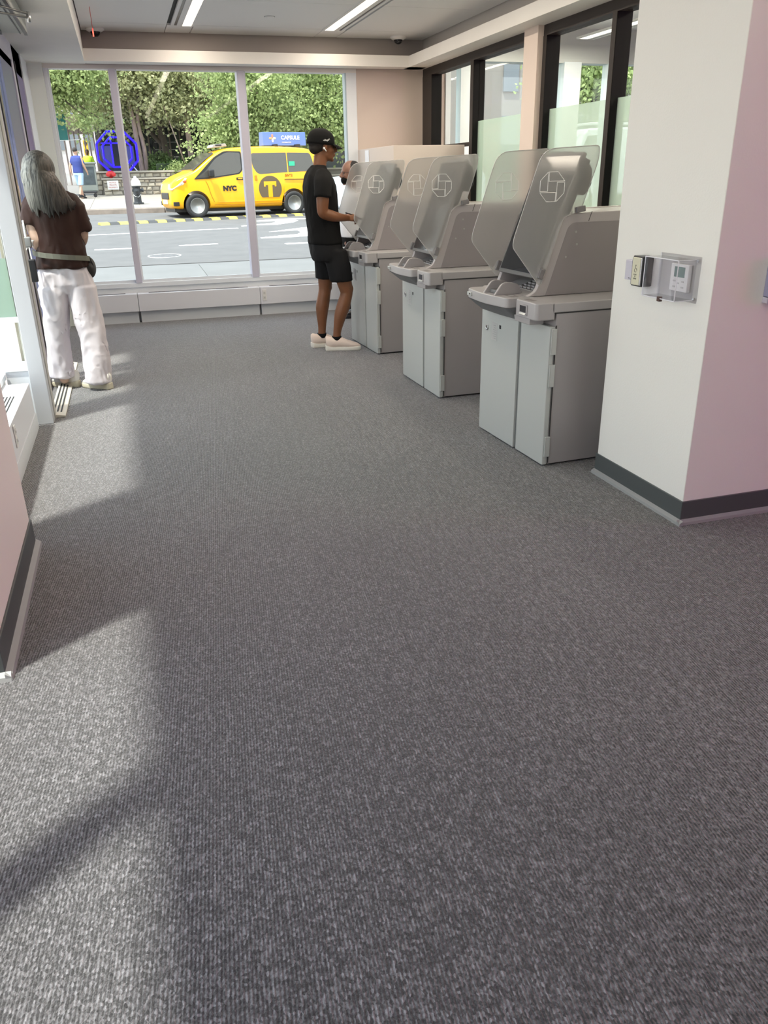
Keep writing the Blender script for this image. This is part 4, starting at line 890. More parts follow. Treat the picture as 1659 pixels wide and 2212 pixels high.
def guard():
    """faces -x, stands behind the farthest kiosk"""
    t = thing('person', 'man with glasses, black face mask and white shirt standing by the window', 'person', (2.33, 8.72, 0))
    b = MB()
    b.limb([((.02, 0, 1.2), .1), ((.02, 0, 1.3), .055), ((-.0, 0, 1.40), .053)])
    head(b, Matrix.Translation((-.0, 0, 1.362)) @ Matrix.Rotation(R(180), 4, 'Z') @ Matrix.Rotation(R(4), 4, 'Y'))
    b.limb([((.02, .16, 1.24), .05), ((.05, .2, 1.1), .045), ((.05, .2, .98), .04), ((-.02, .17, .9), .034), ((-.09, .13, .86), .028)])
    b.limb([((.02, -.16, 1.24), .05), ((.06, -.2, 1.1), .045), ((.06, -.2, .97), .04), ((.0, -.16, .90), .034), ((-.045, -.13, .85), .027)])
    hand(b, frame((-.045, -.13, .85), (-.5, .25, -.75), (-.5, -.6, .3)), side=-1, curl=(.4, .5, .4)); hand(b, frame((-.09, .13, .86), (-.5, -.5, -.6), (-.5, .6, .3)), side=1, curl=(.4, .5, .4))
    soften(b.build('body', mat('guard_skin', (.24, .12, .08), .4), t), .0075, 3)
    h = MB(); h.ell((.022, 0, 1.515), (.088, .082, .078)); h.ell((.05, 0, 1.48), (.06, .078, .07)); h.ell((.035, 0, 1.44), (.045, .076, .04)); soften(h.build('hair', mat('guard_hair', (.012, .011, .012), .7), t), .007, 2)
    k = MB(); k.ell((-.068, 0, 1.405), (.042, .052, .044)); k.ell((-.045, 0, 1.40), (.05, .060, .036)); soften(k.build('face_mask', M_tee, t), .007, 2)
    MB().tube([(-.03, -.062, 1.43), (.0, -.082, 1.455)], .002, 5).tube([(-.03, .062, 1.43), (.0, .082, 1.455)], .002, 5).build('mask_loop', M_tee, t)
    g = MB()
    for s in (1, -1):
        g.tube([(-.094, .034*s+.024*math.cos(a), 1.473+.016*math.sin(a)) for a in [2*math.pi*i/14 for i in range(15)]], .002, 5)
        g.tube([(-.09, .058*s, 1.478), (-.05, .074*s, 1.477), (.0, .082*s, 1.468)], .0022, 5)
    g.tube([(-.096, -.01, 1.476), (-.096, .01, 1.476)], .002, 5); g.build('glasses', mat('glasses_dark', (.03, .02, .018), .3), t)
    for s in (1, -1): MB().ell((-.080, .031*s, 1.473), (.009, .011, .009)).build('eye', mat('eye_dark', (.03, .02, .02), .2), t, smooth=True)
    s = MB(); s.rings([oval(.02, 0, z, a, bb) for z, a, bb in ((.84, .15, .175), (.92, .15, .18), (1.05, .14, .18), (1.18, .125, .195), (1.24, .105, .19), (1.28, .08, .14), (1.305, .062, .085), (1.325, .06, .062))])
    s.limb([((.02, -.15, 1.235), .068), ((.055, -.195, 1.11), .062), ((.062, -.20, .98), .055), ((.02, -.175, .925), .048), ((-.02, -.15, .88), .04)]); s.limb([((.02, .15, 1.235), .068), ((.055, .195, 1.11), .062), ((.055, .20, .98), .055), ((-.03, .16, .90), .045)])
    s.ell((-.02, 0, 1.31), (.035, .045, .014), Euler((0, -.5, 0)).to_matrix())
    soften(s.build('shirt', mat('white_shirt', (.78, .78, .8), .75), t), .009, 3, fold=.012, fscale=.12)
    s = MB(); s.rings([oval(.02, 0, .87, .145, .17), oval(.02, 0, .7, .14, .175)])
    for y in (-.09, .09): s.rings([oval(.02, y, .8, .1, .085), oval(.01, y, .45, .078, .075), oval(.02, y, .06, .07, .065)])
    soften(s.build('trousers', M_tee, t), .011, 3, fold=.008)
    for y in (-.09, .09): shoe(t, (.01, y, 0), R(180), M_dark, M_dark, .28)
    w = MB().lathe([(.0, .008), (.021, .008), (.023, .003), (.02, -.002), (0, -.002)], 18, 'Y', M=Matrix.Translation((-.035, -.178, .862)) @ Matrix.Rotation(R(180), 4, 'Z')).build('watch', M_chrome, t, smooth=True)
    MB().lathe([(0, -.0005), (.017, -.0005), (.017, .0015), (0, .0015)], 16, 'Y', M=Matrix.Translation((-.035, -.1865, .862))).build('watch_face', M_kdark, w)
guard()

# ================================================================ THE STREET
SL = .0245
def gz(y): return .1+SL*(y-10)
Msl = Matrix(((1, 0, 0, 0), (0, 1, 0, 0), (0, SL, 1, 0), (0, 0, 0, 1)))   # lays a flat mesh on the sloping street
def onstreet(o, x, y, dz=0):
    o.location = (x, y, gz(y)+dz); return o
HOOK_A = [(2.71, 20.56), (3.08, 20.87), (3.64, 20.81), (4.17, 21.39), (4.39, 21.95), (4.3, 22.3), (4.79, 22.4), (4.86, 22.6), (4.04, 22.7), (3.35, 22.33), (3.3, 22.02), (3.77, 21.96), (3.78, 21.69), (3.53, 21.27), (2.74, 20.83)]
HOOK_B = [(2.69, 17.57), (3.14, 17.84), (3.57, 18.03), (3.75, 18.5), (3.77, 19.0), (3.08, 18.84), (3.71, 19.41), (4.17, 19.75), (4.41, 19.64), (3.93, 17.57), (3.39, 17.44), (2.68, 17.4)]
def street():
    def ground(name, x0, x1, y0, y1, dz, m, kind='structure'):
        b = MB().box(x0, y0, -.3, x1, y1, 0); bmesh.ops.transform(b.b, matrix=Msl, verts=b.b.verts)
        o = b.build(name, m); o.location = (0, 0, .1-SL*10+dz); o['kind'] = kind; return o
    ground('floor_street', -25, 40, 13.75, 26.9, 0, M_asph)
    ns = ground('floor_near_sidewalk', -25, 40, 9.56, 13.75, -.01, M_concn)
    ground('floor_side_sidewalk', -25, -.95, -6, 9.56, -.01, mat('pink_concrete', (.34, .30, .27), .85, noise_amt=.1))
    fs = ground('floor_far_sidewalk', -40, 60, 27.05, 95, .13, mat('grout', (.2, .19, .18), .9))
    # paving slabs as pieces
    b = MB().box(-.745, -.745, -.02, .745, .745, .012); bmesh.ops.transform(b.b, matrix=Msl, verts=b.b.verts)
    first = None
    for j in range(7):
        for i in range(-3, 9):
            x, y = -.2+i*1.5, 27.9+j*1.5
            if first is None: first = b.build('slab', M_conc); o = first
            else: o = clone(first)
            o.parent = fs; o.location = (x, y, SL*y)
    b = MB().box(-.945, -.895, -.02, .945, .895, .010); bmesh.ops.transform(b.b, matrix=Msl, verts=b.b.verts)
    o = None
    for j in range(2):
        for i in range(-2, 6):
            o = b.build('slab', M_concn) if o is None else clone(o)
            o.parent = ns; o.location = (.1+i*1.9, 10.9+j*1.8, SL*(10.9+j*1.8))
    # far kerb
    for i in range(-4, 12):
        b = MB().box(-1.24, -.09, -.25, 1.24, .09, .14) if i == -4 else None
        if b: k0 = b.build('kerb_stone', M_curb, bevel=.02); k0['kind'] = 'structure'; k = k0
        else: k = clone(k0)
        onstreet(k, i*2.5, 26.98)
    # rubber separator: yellow and black blocks in turn
    sep = thing('lane_separator', 'yellow and black rubber lane separator along the street below the taxi', 'lane separator', (0, 0, 0))
    x, y = -.62, 22.62; dx, dy = .2375, .0515
    rz = math.atan2(dy, dx); y_b = k_b = None
    for i in range(26):
        cx, cy = x+dx*(i+.5), y+dy*(i+.5)
        ye = i % 2 == 0
        proto = y_b if ye else k_b
        if proto is None:
            o = MB().prism([(-.19, 0), (.19, 0), (.12, .055), (-.12, .055)], -.118, .118, 'X').build('yellow_block' if ye else 'black_block', M_yel if ye else M_blk, sep, bevel=.006)
            if ye: y_b = o
            else: k_b = o
        else: o = clone(proto)
        o.location = (cx, cy, gz(cy)); o.rotation_euler = (R(1.4), 0, rz)
    # painted lines
    def paint(pts, name, lab, grp=None):
        cx = sum(p[0] for p in pts)/len(pts); cy = sum(p[1] for p in pts)/len(pts)
        b = MB().prism([(u-cx, v-cy) for u, v in pts], 0, .006, 'Z'); bmesh.ops.transform(b.b, matrix=Msl, verts=b.b.verts)
        o = b.build(name, M_line); onstreet(o, cx, cy); return tag(o, lab, 'road marking', grp)
    def seg(a, b, w, lab):
        a, b = Vector(a), Vector(b); d = (b-a).normalized(); n = Vector((-d.y, d.x))*w/2
        paint([tuple(a-n), tuple(b-n), tuple(b+n), tuple(a+n)], 'road_marking', lab)
    seg((-1.2, 19.62), (2.57, 20.18), .11, 'long thin white lane line across the street')
    seg((-.60, 16.45), (.07, 16.43), .13, 'short white lane dash left of the leftmost mullion')
    seg((.96, 16.58), (1.70, 16.66), .13, 'short white lane dash above the manhole')
    seg((2.78, 17.45), (3.6, 17.55), .12, 'short white line under the curved markings at right')
    seg((2.95, 16.1), (4.3, 16.2), .2, 'wide white bar on the road beside the man in black')
    seg((5.2, 16.5), (6.2, 16.6), .13, 'white lane dash beyond the man in black')
    # curved bike-lane markings, thick worn paint
    paint(HOOK_A, 'road_marking', 'curved white painted hook on the road, upper of two at right')
    paint(HOOK_B, 'road_marking', 'curved white painted hook on the road, lower of two at right')
    # manhole
    t = thing('manhole_cover', 'round manhole cover with a white painted ring in the near lane', 'manhole', (.594, 14.93, gz(14.93)))
    for nm, a, bb, m in (('cover', 0, .25, mat('cast_iron', (.14, .14, .14), .7, noise_amt=.4, nscale=30)), ('painted_ring', .27, .285, M_line)):
        b = MB()
        b.lathe([(a, 0), (a, .008), (bb, .008), (bb, 0)], 32) if a else b.lathe([(0, 0), (bb, 0), (bb, .009), (0, .009)], 32)
        bmesh.ops.transform(b.b, matrix=Msl, verts=b.b.verts); b.build(nm, m, t)
street()

# ---------------------------------------------------------------- taxi
def taxi():
    Y_ = mat('taxi_yellow', (.95, .45, .004), .28, spec=.6)
    G = mat('car_glass', (.075, .07, .06), .06, spec=.6); T = mat('tyre', (.03, .03, .03), .8); RM = mat('steel_wheel', (.36, .36, .35), .4, metal=.5)
    t = thing('taxi', 'yellow van taxi with round T emblem driving past the window', 'taxi', (0, 0, 0))
    ang = math.atan2(-.46, -2.82); k = .975
    # side profile by stations: x (front axle = 0), lower z, upper z, width factor
    st = [(.70, .42, .70, .66), (.68, .28, .84, .78), (.62, .24, .98, .87), (.45, .22, 1.08, .93), (.2, .22, 1.18, .96), (-.05, .22, 1.26, .97), (-.38, .22, 1.52, .975), (-.75, .22, 1.74, .98), (-1.1, .22, 1.82, .985), (-1.6, .22, 1.86, .99), (-2.4, .22, 1.87, .99), (-3.2, .22, 1.85, .985), (-3.62, .24, 1.80, .98), (-3.80, .26, 1.66, .965), (-3.87, .30, 1.2, .95), (-3.88, .40, .8, .93)]
    HW = .865
    def sec(x, zb, zt, wf):
        w = HW*wf; belt = min(1.02, zt-.06); P = [(w*.86, zb), (w*.985, zb+.07), (w, min(.6, zb+.3) if zt > .75 else (zb+zt)/2), (w*.995, max(min(.85, belt-.05), zb+.2) if zt > .95 else (zb+zt)/2+.05), (w*.975, belt)]
        if zt > 1.15: P += [(w*(.975-.11*(zt-.10-belt)/.75), zt-.10), (w*(.93-.11*(zt-belt)/.85), zt-.03), (w*(.80-.08*(zt-belt)/.85), zt-.004), (w*.4, zt+.012), (0, zt+.016)]
        else: P += [(w*.95, zt-.045), (w*.9, zt-.02), (w*.76, zt), (w*.4, zt+.012), (0, zt+.016)]
        return [(x, y, z) for y, z in P]+[(x, -y, z) for y, z in P[::-1][1:]]
    b = MB(); b.rings([sec(*s) for s in st]); body = b.build('body', Y_, t, smooth=True)
    sb = body.modifiers.new('s', 'SUBSURF'); sb.levels = 2; sb.render_levels = 2; bake(body)
    cut = MB()
    for x in (0, -2.93): cut.lathe([(.0, -1.2), (.385, -1.2), (.385, 1.2), (0, 1.2)], 32, 'Y', M=Matrix.Translation((x, 0, .34)))
    co = cut.build('cutter', Y_); bm = body.modifiers.new('b', 'BOOLEAN'); bm.object = co; bm.operation = 'DIFFERENCE'; bm.solver = 'EXACT'; bake(body); bpy.data.objects.remove(co)
    body.data.shade_smooth(); body.data.materials.clear(); body.data.materials.append(Y_)
    es = body.modifiers.new('e', 'EDGE_SPLIT'); es.split_angle = R(40)
    body['label'] = 'yellow car body'
    # glass panels sit a hair proud of the tumblehome
    def hw(z, f=.985):
        w = HW*f; return w*(.975-.11*max(0, (z-1.02)/.75)) if z > 1.0 else w
    def side(pts, name, m, parent, off=.006, th=.02):
        for s in (1, -1):
            b = MB(); o = [(x, s*(hw(z)+off), z) for x, z in pts]; i = [(x, s*(hw(z)+off-th), z) for x, z in pts]
            b.rings([o, i]); ob = b.build(name, m, parent)
        return ob
    M_seal = mat('black_trim', (.015, .015, .015), .5)
    fr = rounded([(-.16, 1.06), (-.42, 1.06), (-1.30, 1.17), (-1.38, 1.26), (-1.38, 1.70), (-.98, 1.715), (-.66, 1.56)], [.03, 0, .1, .06, .05, .1, .1])
    side(rounded([(.02, 1.02), (-.42, 1.03), (-1.32, 1.14), (-1.42, 1.25), (-1.42, 1.735), (-.93, 1.75), (-.62, 1.59)], [.03, 0, .1, .06, .05, .1, .1]), 'window_surround', M_seal, body, .003)
    side(fr, 'side_window', G, body, .008)
    side(rounded([(-.06, 1.055), (-.36, 1.06), (-.42, 1.25), (-.36, 1.26)], .03), 'quarter_window', G, body, .009)
    r1 = rounded([(-1.72, 1.34), (-1.86, 1.12), (-2.78, 1.17), (-2.78, 1.70), (-1.72, 1.69)], [.1, .16, .02, .02, .07])
    r2 = rounded([(-2.81, 1.17), (-3.58, 1.20), (-3.62, 1.4), (-3.53, 1.69), (-2.81, 1.70)], [.02, .09, .1, .09, .02])
    side(r1, 'side_window', G, body, .004); side(r2, 'side_window', G, body, .004)
    b = MB(); 
    ws = [(.0, .72, 1.255), (-.38, .66, 1.53), (-.66, .60, 1.70)]
    b.rings([[(x+.03, y, z+.022), (x+.03, -y, z+.022), (x, -y, z-.01), (x, y, z-.01)] for x, y, z in ws]); b.build('windscreen', G, body)
    # green tag in the rear window
    MB().box(-3.02, hw(1.35)+.008, 1.34, -2.84, hw(1.35)+.014, 1.46).build('green_sticker', mat('green_tag', (.04, .5, .28), .5), body)
    # seams, rail, handles
    sm = MB(); s = HW*.985+.002
    for pts in ([(-.30, .98), (-.36, .85), (-.42, .6), (-.5, .42)], [(-1.48, 1.72), (-1.50, .9), (-1.50, .36)], [(-.5, .35), (-1.0, .33), (-1.5, .33)], [(-1.62, .33), (-2.6, .34)], [(-2.62, .34), (-2.62, .7), (-2.70, 1.1)]):
        sm.tube([(x, hw(z, .985)+.0, z) for x, z in pts], .006, 5)
    sm.build('door_seam', mat('seam_amber', (.35, .14, .01), .5), body)
    MB().box(-3.6, s-.004, .955, -2.66, s+.006, .985).build('slide_rail', mat('rail_bronze', (.22, .12, .03), .4), body)
    MB().prism([(-.6, .40), (-2.55, .40), (-2.55, .43), (-.6, .43)], s-.01, s+.006).build('sill_strip', Y_, body)
    hd = MB().box(-1.40, s-.005, .98, -1.20, s+.010, 1.05).build('door_handle', M_dark, body, bevel=.012)
    MB().box(-1.37, s+.008, 1.005, -1.24, s+.026, 1.03).build('grip', Y_, hd, bevel=.006)
    hd = MB().box(-1.82, s-.005, .96, -1.75, s+.008, 1.10).build('door_handle', mat('handle_amber', (.5, .22, .01), .4), body, bevel=.012)
    m = MB().box(-.52, .90, 1.06, -.36, 1.08, 1.27).build('mirror', M_seal, t, bevel=.04)
    MB().tube([(-.42, .82, 1.08), (-.43, .95, 1.10)], .02, 8).build('stalk', M_seal, m)
    MB().box(-.52, -1.08, 1.06, -.36, -.90, 1.27).build('mirror', M_seal, t, bevel=.04)
    # front end
    for sg in (1, -1):
        b = MB(); P = [(.66, .44, .88), (.69, .5, .76), (.65, .72, .74), (.38, .84, .90), (.22, .81, 1.05), (.36, .66, 1.02)]
        c = Vector((.3, .3, .6)); b.rings([[Vector((x+.02, sg*(y+.012), z+.012)) for x, y, z in P], [Vector((x-.08, sg*(y-.06), z-.03)) for x, y, z in P]])
        hl = b.build('headlight', mat('headlight', (.85, .85, .85), .1), t)
        MB().ell((.30, sg*.82, .97), (.06, .03, .03)).build('indicator', mat('orange_lens', (.8, .12, .03), .2), hl)
        b = MB(); b.box(.50, sg*.80-.05, .33, .66, sg*.80+.02, .44); b.build('fog_recess', M_seal, t, bevel=.01)
    MB().box(.67, -.45, .5, .72, .45, .68).build('grille', M_seal, t, bevel=.02)
    MB().box(.70, -.26, .38, .725, .26, .49).build('number_plate', M_white, t)
    for sg in (1, -1): MB().box(-3.88, sg*.72-.06, .95, -3.80, sg*.72+.08, 1.35).build('tail_light', mat('red_lens', (.5, .02, .02), .2), t, bevel=.01)
    # wheels
    for x in (0, -2.93):
        for sg in (1, -1):
            M = Matrix.Translation((x, sg*.80, .325)) @ (Matrix.Rotation(math.pi, 4, 'Z') if sg < 0 else Matrix())
            w = MB().lathe([(.20, -.10), (.30, -.10), (.322, -.07), (.325, 0), (.322, .055), (.29, .075), (.215, .07), (.20, .04)], 32, 'Y', M=M).build('wheel', T, t, smooth=True)
            rm = MB().lathe([(.215, .06), (.205, .07), (.195, .055), (.17, .03), (.13, .045), (.10, .05), (.085, .02), (0, .02)], 32, 'Y', M=M).build('rim', RM, w, smooth=True)
            h = MB()
            for i in range(12):
                a = 2*math.pi*i/12; h.lathe([(.0, .02), (.017, .02), (.017, .044), (0, .044)], 8, 'Y', M=M @ Matrix.Translation((.162*math.cos(a), 0, .162*math.sin(a))))
            h.lathe([(0, .02), (.05, .02), (.045, .05), (0, .055)], 14, 'Y', M=M); h.build('wheel_hole', mat('wheel_hole', (.12, .12, .12), .6), w)
    MB().box(-3.6, -.6, .16, .6, .6, .26).build('underbody', M_seal, t)
    # emblem: dark disc cut off below, with a yellow T
    Mt = Matrix(((-1, 0, 0, 0), (0, 0, 1, s+.003), (0, 1, 0, 0), (0, 0, 0, 1)))   # text plane on the left side
    cx, cz, r = -2.20, .73, .35
    P = [(cx-r*math.cos(R(a)), cz+r*math.sin(R(a))) for a in range(-42, 223, 6)]
    d = MB().prism(P, s+.001, s+.005).build('round_emblem', mat('emblem_brown', (.13, .09, .05), .5), t)
    MB().prism([(cx-.19, .83), (cx+.19, .83), (cx+.19, .93), (cx-.19, .93)], s+.005, s+.009).prism([(cx-.065, .50), (cx+.065, .50), (cx+.065, .83), (cx-.065, .83)], s+.005, s+.009).prism([(cx-.19, .79), (cx-.14, .79), (cx-.14, .83), (cx-.19, .83)], s+.005, s+.009).prism([(cx+.14, .79), (cx+.19, .79), (cx+.19, .83), (cx+.14, .83)], s+.005, s+.009).build('letter', Y_, d)
    def Tx(x, z): return Matrix.Translation((x, 0, z)) @ Mt
    text('NYC', .17, M_seal, t, M=Tx(-.98, .76), bold=.012, sx=1.1)
    text('5N92', .10, mat('lettering_red', (.3, .06, .01), .5), t, M=Tx(-2.80, 1.08), bold=.003)
    g = MB(); wx, wz = -3.70, 1.60
    ww = s-.085
    g.tube([(wx+.045*math.cos(a), ww, wz+.045*math.sin(a)) for a in [R(120+20*i) for i in range(13)]], .008, 5).tube([(wx+.01, ww, wz+.09), (wx, ww, wz+.03), (wx-.05, ww, wz-.0), (wx-.065, ww, wz-.05)], .008, 5).ell((wx+.01, ww, wz+.11), (.014, .01, .014), u=8, v=5)
    g.build('wheelchair_symbol', M_seal, t)
    # roof lamp and roof advertising box
    rl = MB().prism(rounded([(-.72, 1.84), (-1.16, 1.88), (-1.13, 1.96), (-.76, 1.93)], .03), -.3, .3).build('roof_light', mat('roof_light_grey', (.3, .3, .29), .4), t, bevel=.01)
    MB().box(-1.0, .301, 1.89, -.82, .306, 1.93).build('roof_light_window', M_dark, rl)
    MB().tube([(-1.5, .2, 1.87), (-1.62, .2, 2.1)], .006, 5).build('antenna', M_dark, t)
    B = mat('sign_blue', (.10, .17, .42), .5)
    z0, xa, xb, yy = 1.90, -2.30, -3.65, .2
    sg = MB().prism([(-yy, z0), (yy, z0), (yy*.8, z0+.37), (-yy*.8, z0+.37)], xb, xa, 'X').build('roof_sign', B, t, bevel=.01)
    for x in (-2.6, -3.3): MB().box(x-.04, -.5, 1.84, x+.04, .5, 1.93).build('roof_mount', M_seal, t)
    tilt = math.atan2(yy*.2, .37)
    def Ts(x, z): return Matrix.Translation((x, yy*(1-.2*(z-z0)/.37)+.004, z)) @ Matrix.Rotation(tilt, 4, 'X') @ Matrix(((-1, 0, 0, 0), (0, 0, 1, 0), (0, 1, 0, 0), (0, 0, 0, 1)))
    text('CAPSULE', .145, M_white, sg, M=Ts(-3.16, z0+.215), bold=.004, sx=1.0)
    text('CAPSULE.COM', .045, M_white, sg, M=Ts(-3.03, z0+.09))
    for nm, dx, dz, rx, rz_, col in (('pill', 0, .065, .03, .05, (.85, .2, .1)), ('pill', 0, -.06, .03, .05, (.9, .9, .9)), ('pill', -.06, 0, .05, .03, (.85, .3, .1)), ('pill', .06, 0, .05, .03, (.85, .75, .35))):
        m = MB(); m.ell((0, 0, 0), (rx, rz_, .004), u=14, v=6); bmesh.ops.transform(m.b, matrix=Ts(-2.60-dx, z0+.20+dz), verts=m.b.verts)
        m.build('pill_emblem', mat('pill%d' % int(col[1]*100), col, .5), sg)
    t.rotation_euler = (0, 0, ang); t.scale = (k, k, k)
    off = Vector((0, .86*k, 0)); off.rotate(Euler((0, 0, ang)))
    t.location = (2.007-off.x, 24.05-off.y, .445)
taxi()

# ---------------------------------------------------------------- other vehicles
def car(name, lab, loc, rz, m, van=False):
    G = mat('car_glass', (.075, .07, .06), .06, spec=.6)
    t = thing(name, lab, 'van' if van else 'car', loc, rz)
    H = 2.3 if van else 1.62
    if van: pr = rounded([(2.3, .3), (2.35, .95), (1.9, 1.15), (1.5, 2.2), (-2.6, H), (-2.65, .3)], [.1, .15, .1, .2, .15, .1])
    else: pr = rounded([(2.2, .28), (2.25, .8), (2.0, .98), (1.15, 1.08), (.45, 1.55), (-.6, H), (-1.8, 1.5), (-2.25, 1.0), (-2.25, .28)], [.1, .15, .2, .2, .3, .3, .3, .15, .1])
    b = MB().prism(pr, -.9, .9).build('body', m, t, bevel=.09, segs=3)
    if van: wn = [(1.35, 1.25), (1.75, 1.25), (1.42, 2.0), (.7, 2.02), (.7, 1.25)]
    else: wn = [(1.0, 1.08), (.42, 1.46), (-.6, 1.52), (-1.6, 1.42), (-1.95, 1.08)]
    MB().prism(rounded(wn, .06), -.905, .905).build('side_glass', G, b)
    if not van: MB().prism([(1.16, 1.12), (.50, 1.555), (.40, 1.52), (1.05, 1.08)], -.72, .72).build('windscreen', G, b)
    else:
        MB().box(-2.2, .9, 1.0, -.2, .906, 1.3).build('blue_stripe', mat('sign_blue', (.10, .17, .42), .5), b); MB().box(-2.2, .9, .75, -1.5, .906, .95).build('red_stripe', mat('lettering_red2', (.7, .06, .03), .5), b)
        MB().box(-2.4, -.8, H, 1.3, .8, H+.07).build('roof_rack', M_white, b, bevel=.02)
    for x in (1.45, -1.45):
        for s in (1, -1):
            w = MB().lathe([(0, -.1), (.32, -.1), (.33, .0), (.3, .1), (0, .1)], 24, 'Y', M=Matrix.Translation((x, .83*s, .33))).build('wheel', mat('tyre', (.03, .03, .03), .8), t, smooth=False, bevel=.02)
            MB().lathe([(0, -.12), (.2, -.12), (.2, .12), (0, .12)], 20, 'Y', M=Matrix.Translation((x, .83*s, .33))).build('rim', M_chrome, w)
    for s in (1, -1): MB().box(2.0 if not van else 2.2, s*.66-.16, .68, 2.27 if not van else 2.37, s*.66+.16, .82).build('headlight', M_white, t, bevel=.03)
    return t
car('car', 'silver car parked to the right, seen between the two men at the kiosk', (7.2, 22.1, gz(22.1)), R(186), mat('silver_paint', (.6, .64, .68), .25, metal=.4))
car('delivery_van', 'white van with blue and red stripes seen through the frosted glass partition', (15.2, 24.6, gz(24.6)), R(182), mat('van_white', (.8, .8, .8), .3), van=True)

# ---------------------------------------------------------------- hydrant, planter, people across the street
def hydrant():
    y = 29.3; t = thing('fire_hydrant', 'black fire hydrant with silver white bonnet on the far sidewalk', 'hydrant', (.52, y, gz(y)+.14))
    D = mat('hydrant_black', (.03, .035, .04), .4); Wt = mat('hydrant_silver', (.72, .72, .7), .35)
    MB().lathe([(.0, 0), (.19, 0), (.19, .05), (.13, .06), (.12, .12), (.12, .50), (.15, .52), (.15, .56), (0, .56)], 24).build('barrel', D, t, bevel=.004)
    MB().lathe([(.155, .56), (.165, .60), (.15, .68), (.10, .77), (.05, .81), (.035, .86), (0, .865)], 24).build('bonnet', Wt, t, smooth=True)
    for M in (Matrix.Translation((0, -.1, .40)), ): MB().lathe([(.07, 0), (.07, -.08), (.085, -.085), (.085, -.12), (.03, -.13), (.02, -.16), (0, -.16)], 14, 'Y', M=M).build('pumper_cap', D, t)
    for s in (1, -1): MB().lathe([(.0, 0), (.05, 0), (.05, .09*s), (.065, .09*s), (.065, .13*s), (0, .14*s)], 12, 'X', M=Matrix.Translation((.09*s, 0, .43))).build('hose_cap', D, t)
    MB().tube([(-.12, -.12, .30), (-.06, -.17, .24), (.03, -.17, .22), (.12, -.1, .30)], .008, 6).build('chain', Wt, t, smooth=True)
hydrant()
def planter():
    y = 36.6; zb = gz(y)+.13
    t = thing('stone_planter', 'two-tier rubble stone planter wall behind the hydrant', 'planter', (0, y, zb))
    cols = [mat('stone_a', (.42, .36, .28), .9, noise_amt=.3, nscale=8, bump=.3), mat('stone_b', (.33, .30, .25), .9, noise_amt=.3, nscale=8, bump=.3), mat('stone_c', (.5, .45, .36), .9, noise_amt=.3, nscale=8, bump=.3)]
    mort = mat('mortar', (.22, .2, .17), .95); cap = mat('cap_stone', (.42, .38, .32), .85, noise_amt=.15)
    MB().box(-.62, .06, 0, 14, .6, .60).build('front_core', mort, t); MB().box(-.95, .72, 0, 14, 1.3, .86).build('back_core', mort, t)
    MB().box(-.66, -.02, .60, 14, .66, .66).build('cap_stone', cap, t, bevel=.01); MB().box(-1.02, .62, .86, 14, 1.4, .93).build('cap_stone', cap, t, bevel=.01)
    protos = []
    rnd = random.Random(3)
    def stone(x0, z0, x1, z1, yy, face='Y'):
        w, h = x1-x0, z1-z0; j = lambda: rnd.uniform(-.015, .015)
        b = MB(); P = [(-w/2+.012+j(), -h/2+.01+j()), (w/2-.012+j(), -h/2+.01+j()), (w/2-.012+j(), h/2-.01+j()), (-w/2+.012+j(), h/2-.01+j())]
        b.rings([[(u, .05, v) for u, v in P], [(u, .0, v) for u, v in P], [(u*.85, -.025-rnd.random()*.03, v*.8) for u, v in P]])
        o = b.build('stone', rnd.choice(cols), t); o.location = ((x0+x1)/2, yy+.03, (z0+z1)/2); return o
    for x_0, x_1, z_0, z_1, yy in ((-.60, 3.4, .02, .59, .03), (-.95, -.64, .02, .85, .70), (-.6, 3.4, .67, .85, .70)):
        z = z_0
        while z < z_1-.05:
            h = min(rnd.uniform(.13, .2), z_1-z)
            if z_1-z-h < .07: h = z_1-z
            x = x_0
            while x < x_1-.05:
                w = min(rnd.uniform(.18, .42), x_1-x); stone(x, z, x+w, z+h, yy); x += w
            z += h
    # notice on the wall
    s = thing('wall_notice', 'small white notice with red lettering on the stone planter wall', 'sign', (-.24, y-.03, zb+.40))
    MB().box(-.22, -.02, -.17, .22, 0, .17).build('board', M_white, s)
    Mx = Matrix(((1, 0, 0, 0), (0, 0, -1, -.022), (0, 1, 0, 0), (0, 0, 0, 1)))
    for i, w in enumerate(('NOTICE', 'PRIVATE', 'PROPERTY')): text(w, .075, mat('lettering_red3', (.5, .08, .05), .5), s, M=Matrix.Translation((0, 0, .09-.09*i)) @ Mx)
    # red standpipe on the wall
    r = thing('standpipe', 'red standpipe connection on the stone planter wall', 'standpipe', (-.27, y+.3, zb+.66))
    rd = mat('pipe_red', (.6, .03, .03), .4)
    MB().ell((0, 0, .16), (.17, .12, .13)).tube([(0, 0, 0), (0, 0, .16)], .06, 10).build('body', rd, r, smooth=True)
    for sx in (-.11, .11): MB().lathe([(0, 0), (.085, 0), (.085, -.12), (.04, -.14), (0, -.14)], 14, 'Y', M=Matrix.Translation((sx, -.06, .14))).build('cap', rd, r)
    # the big blue octagon, a window reflection built as a glowing frame
    o = thing('octagon_reflection', 'large glowing blue octagonal frame in the planter, in place of a window reflection', 'sign', (.10, y+1.0, zb+.86))
    bl = mat('blue_reflection_glow', (.012, .0, .95), .3, emit=1.6); dk = mat('navy_panel', (.04, .05, .16), .3)
    def octo(r, cxx=0, cz=.78): return [(cxx+r*math.cos(R(22.5+45*i)), cz+r*1.0*math.sin(R(22.5+45*i))) for i in range(8)]
    O = octo(.84); I = octo(.60)
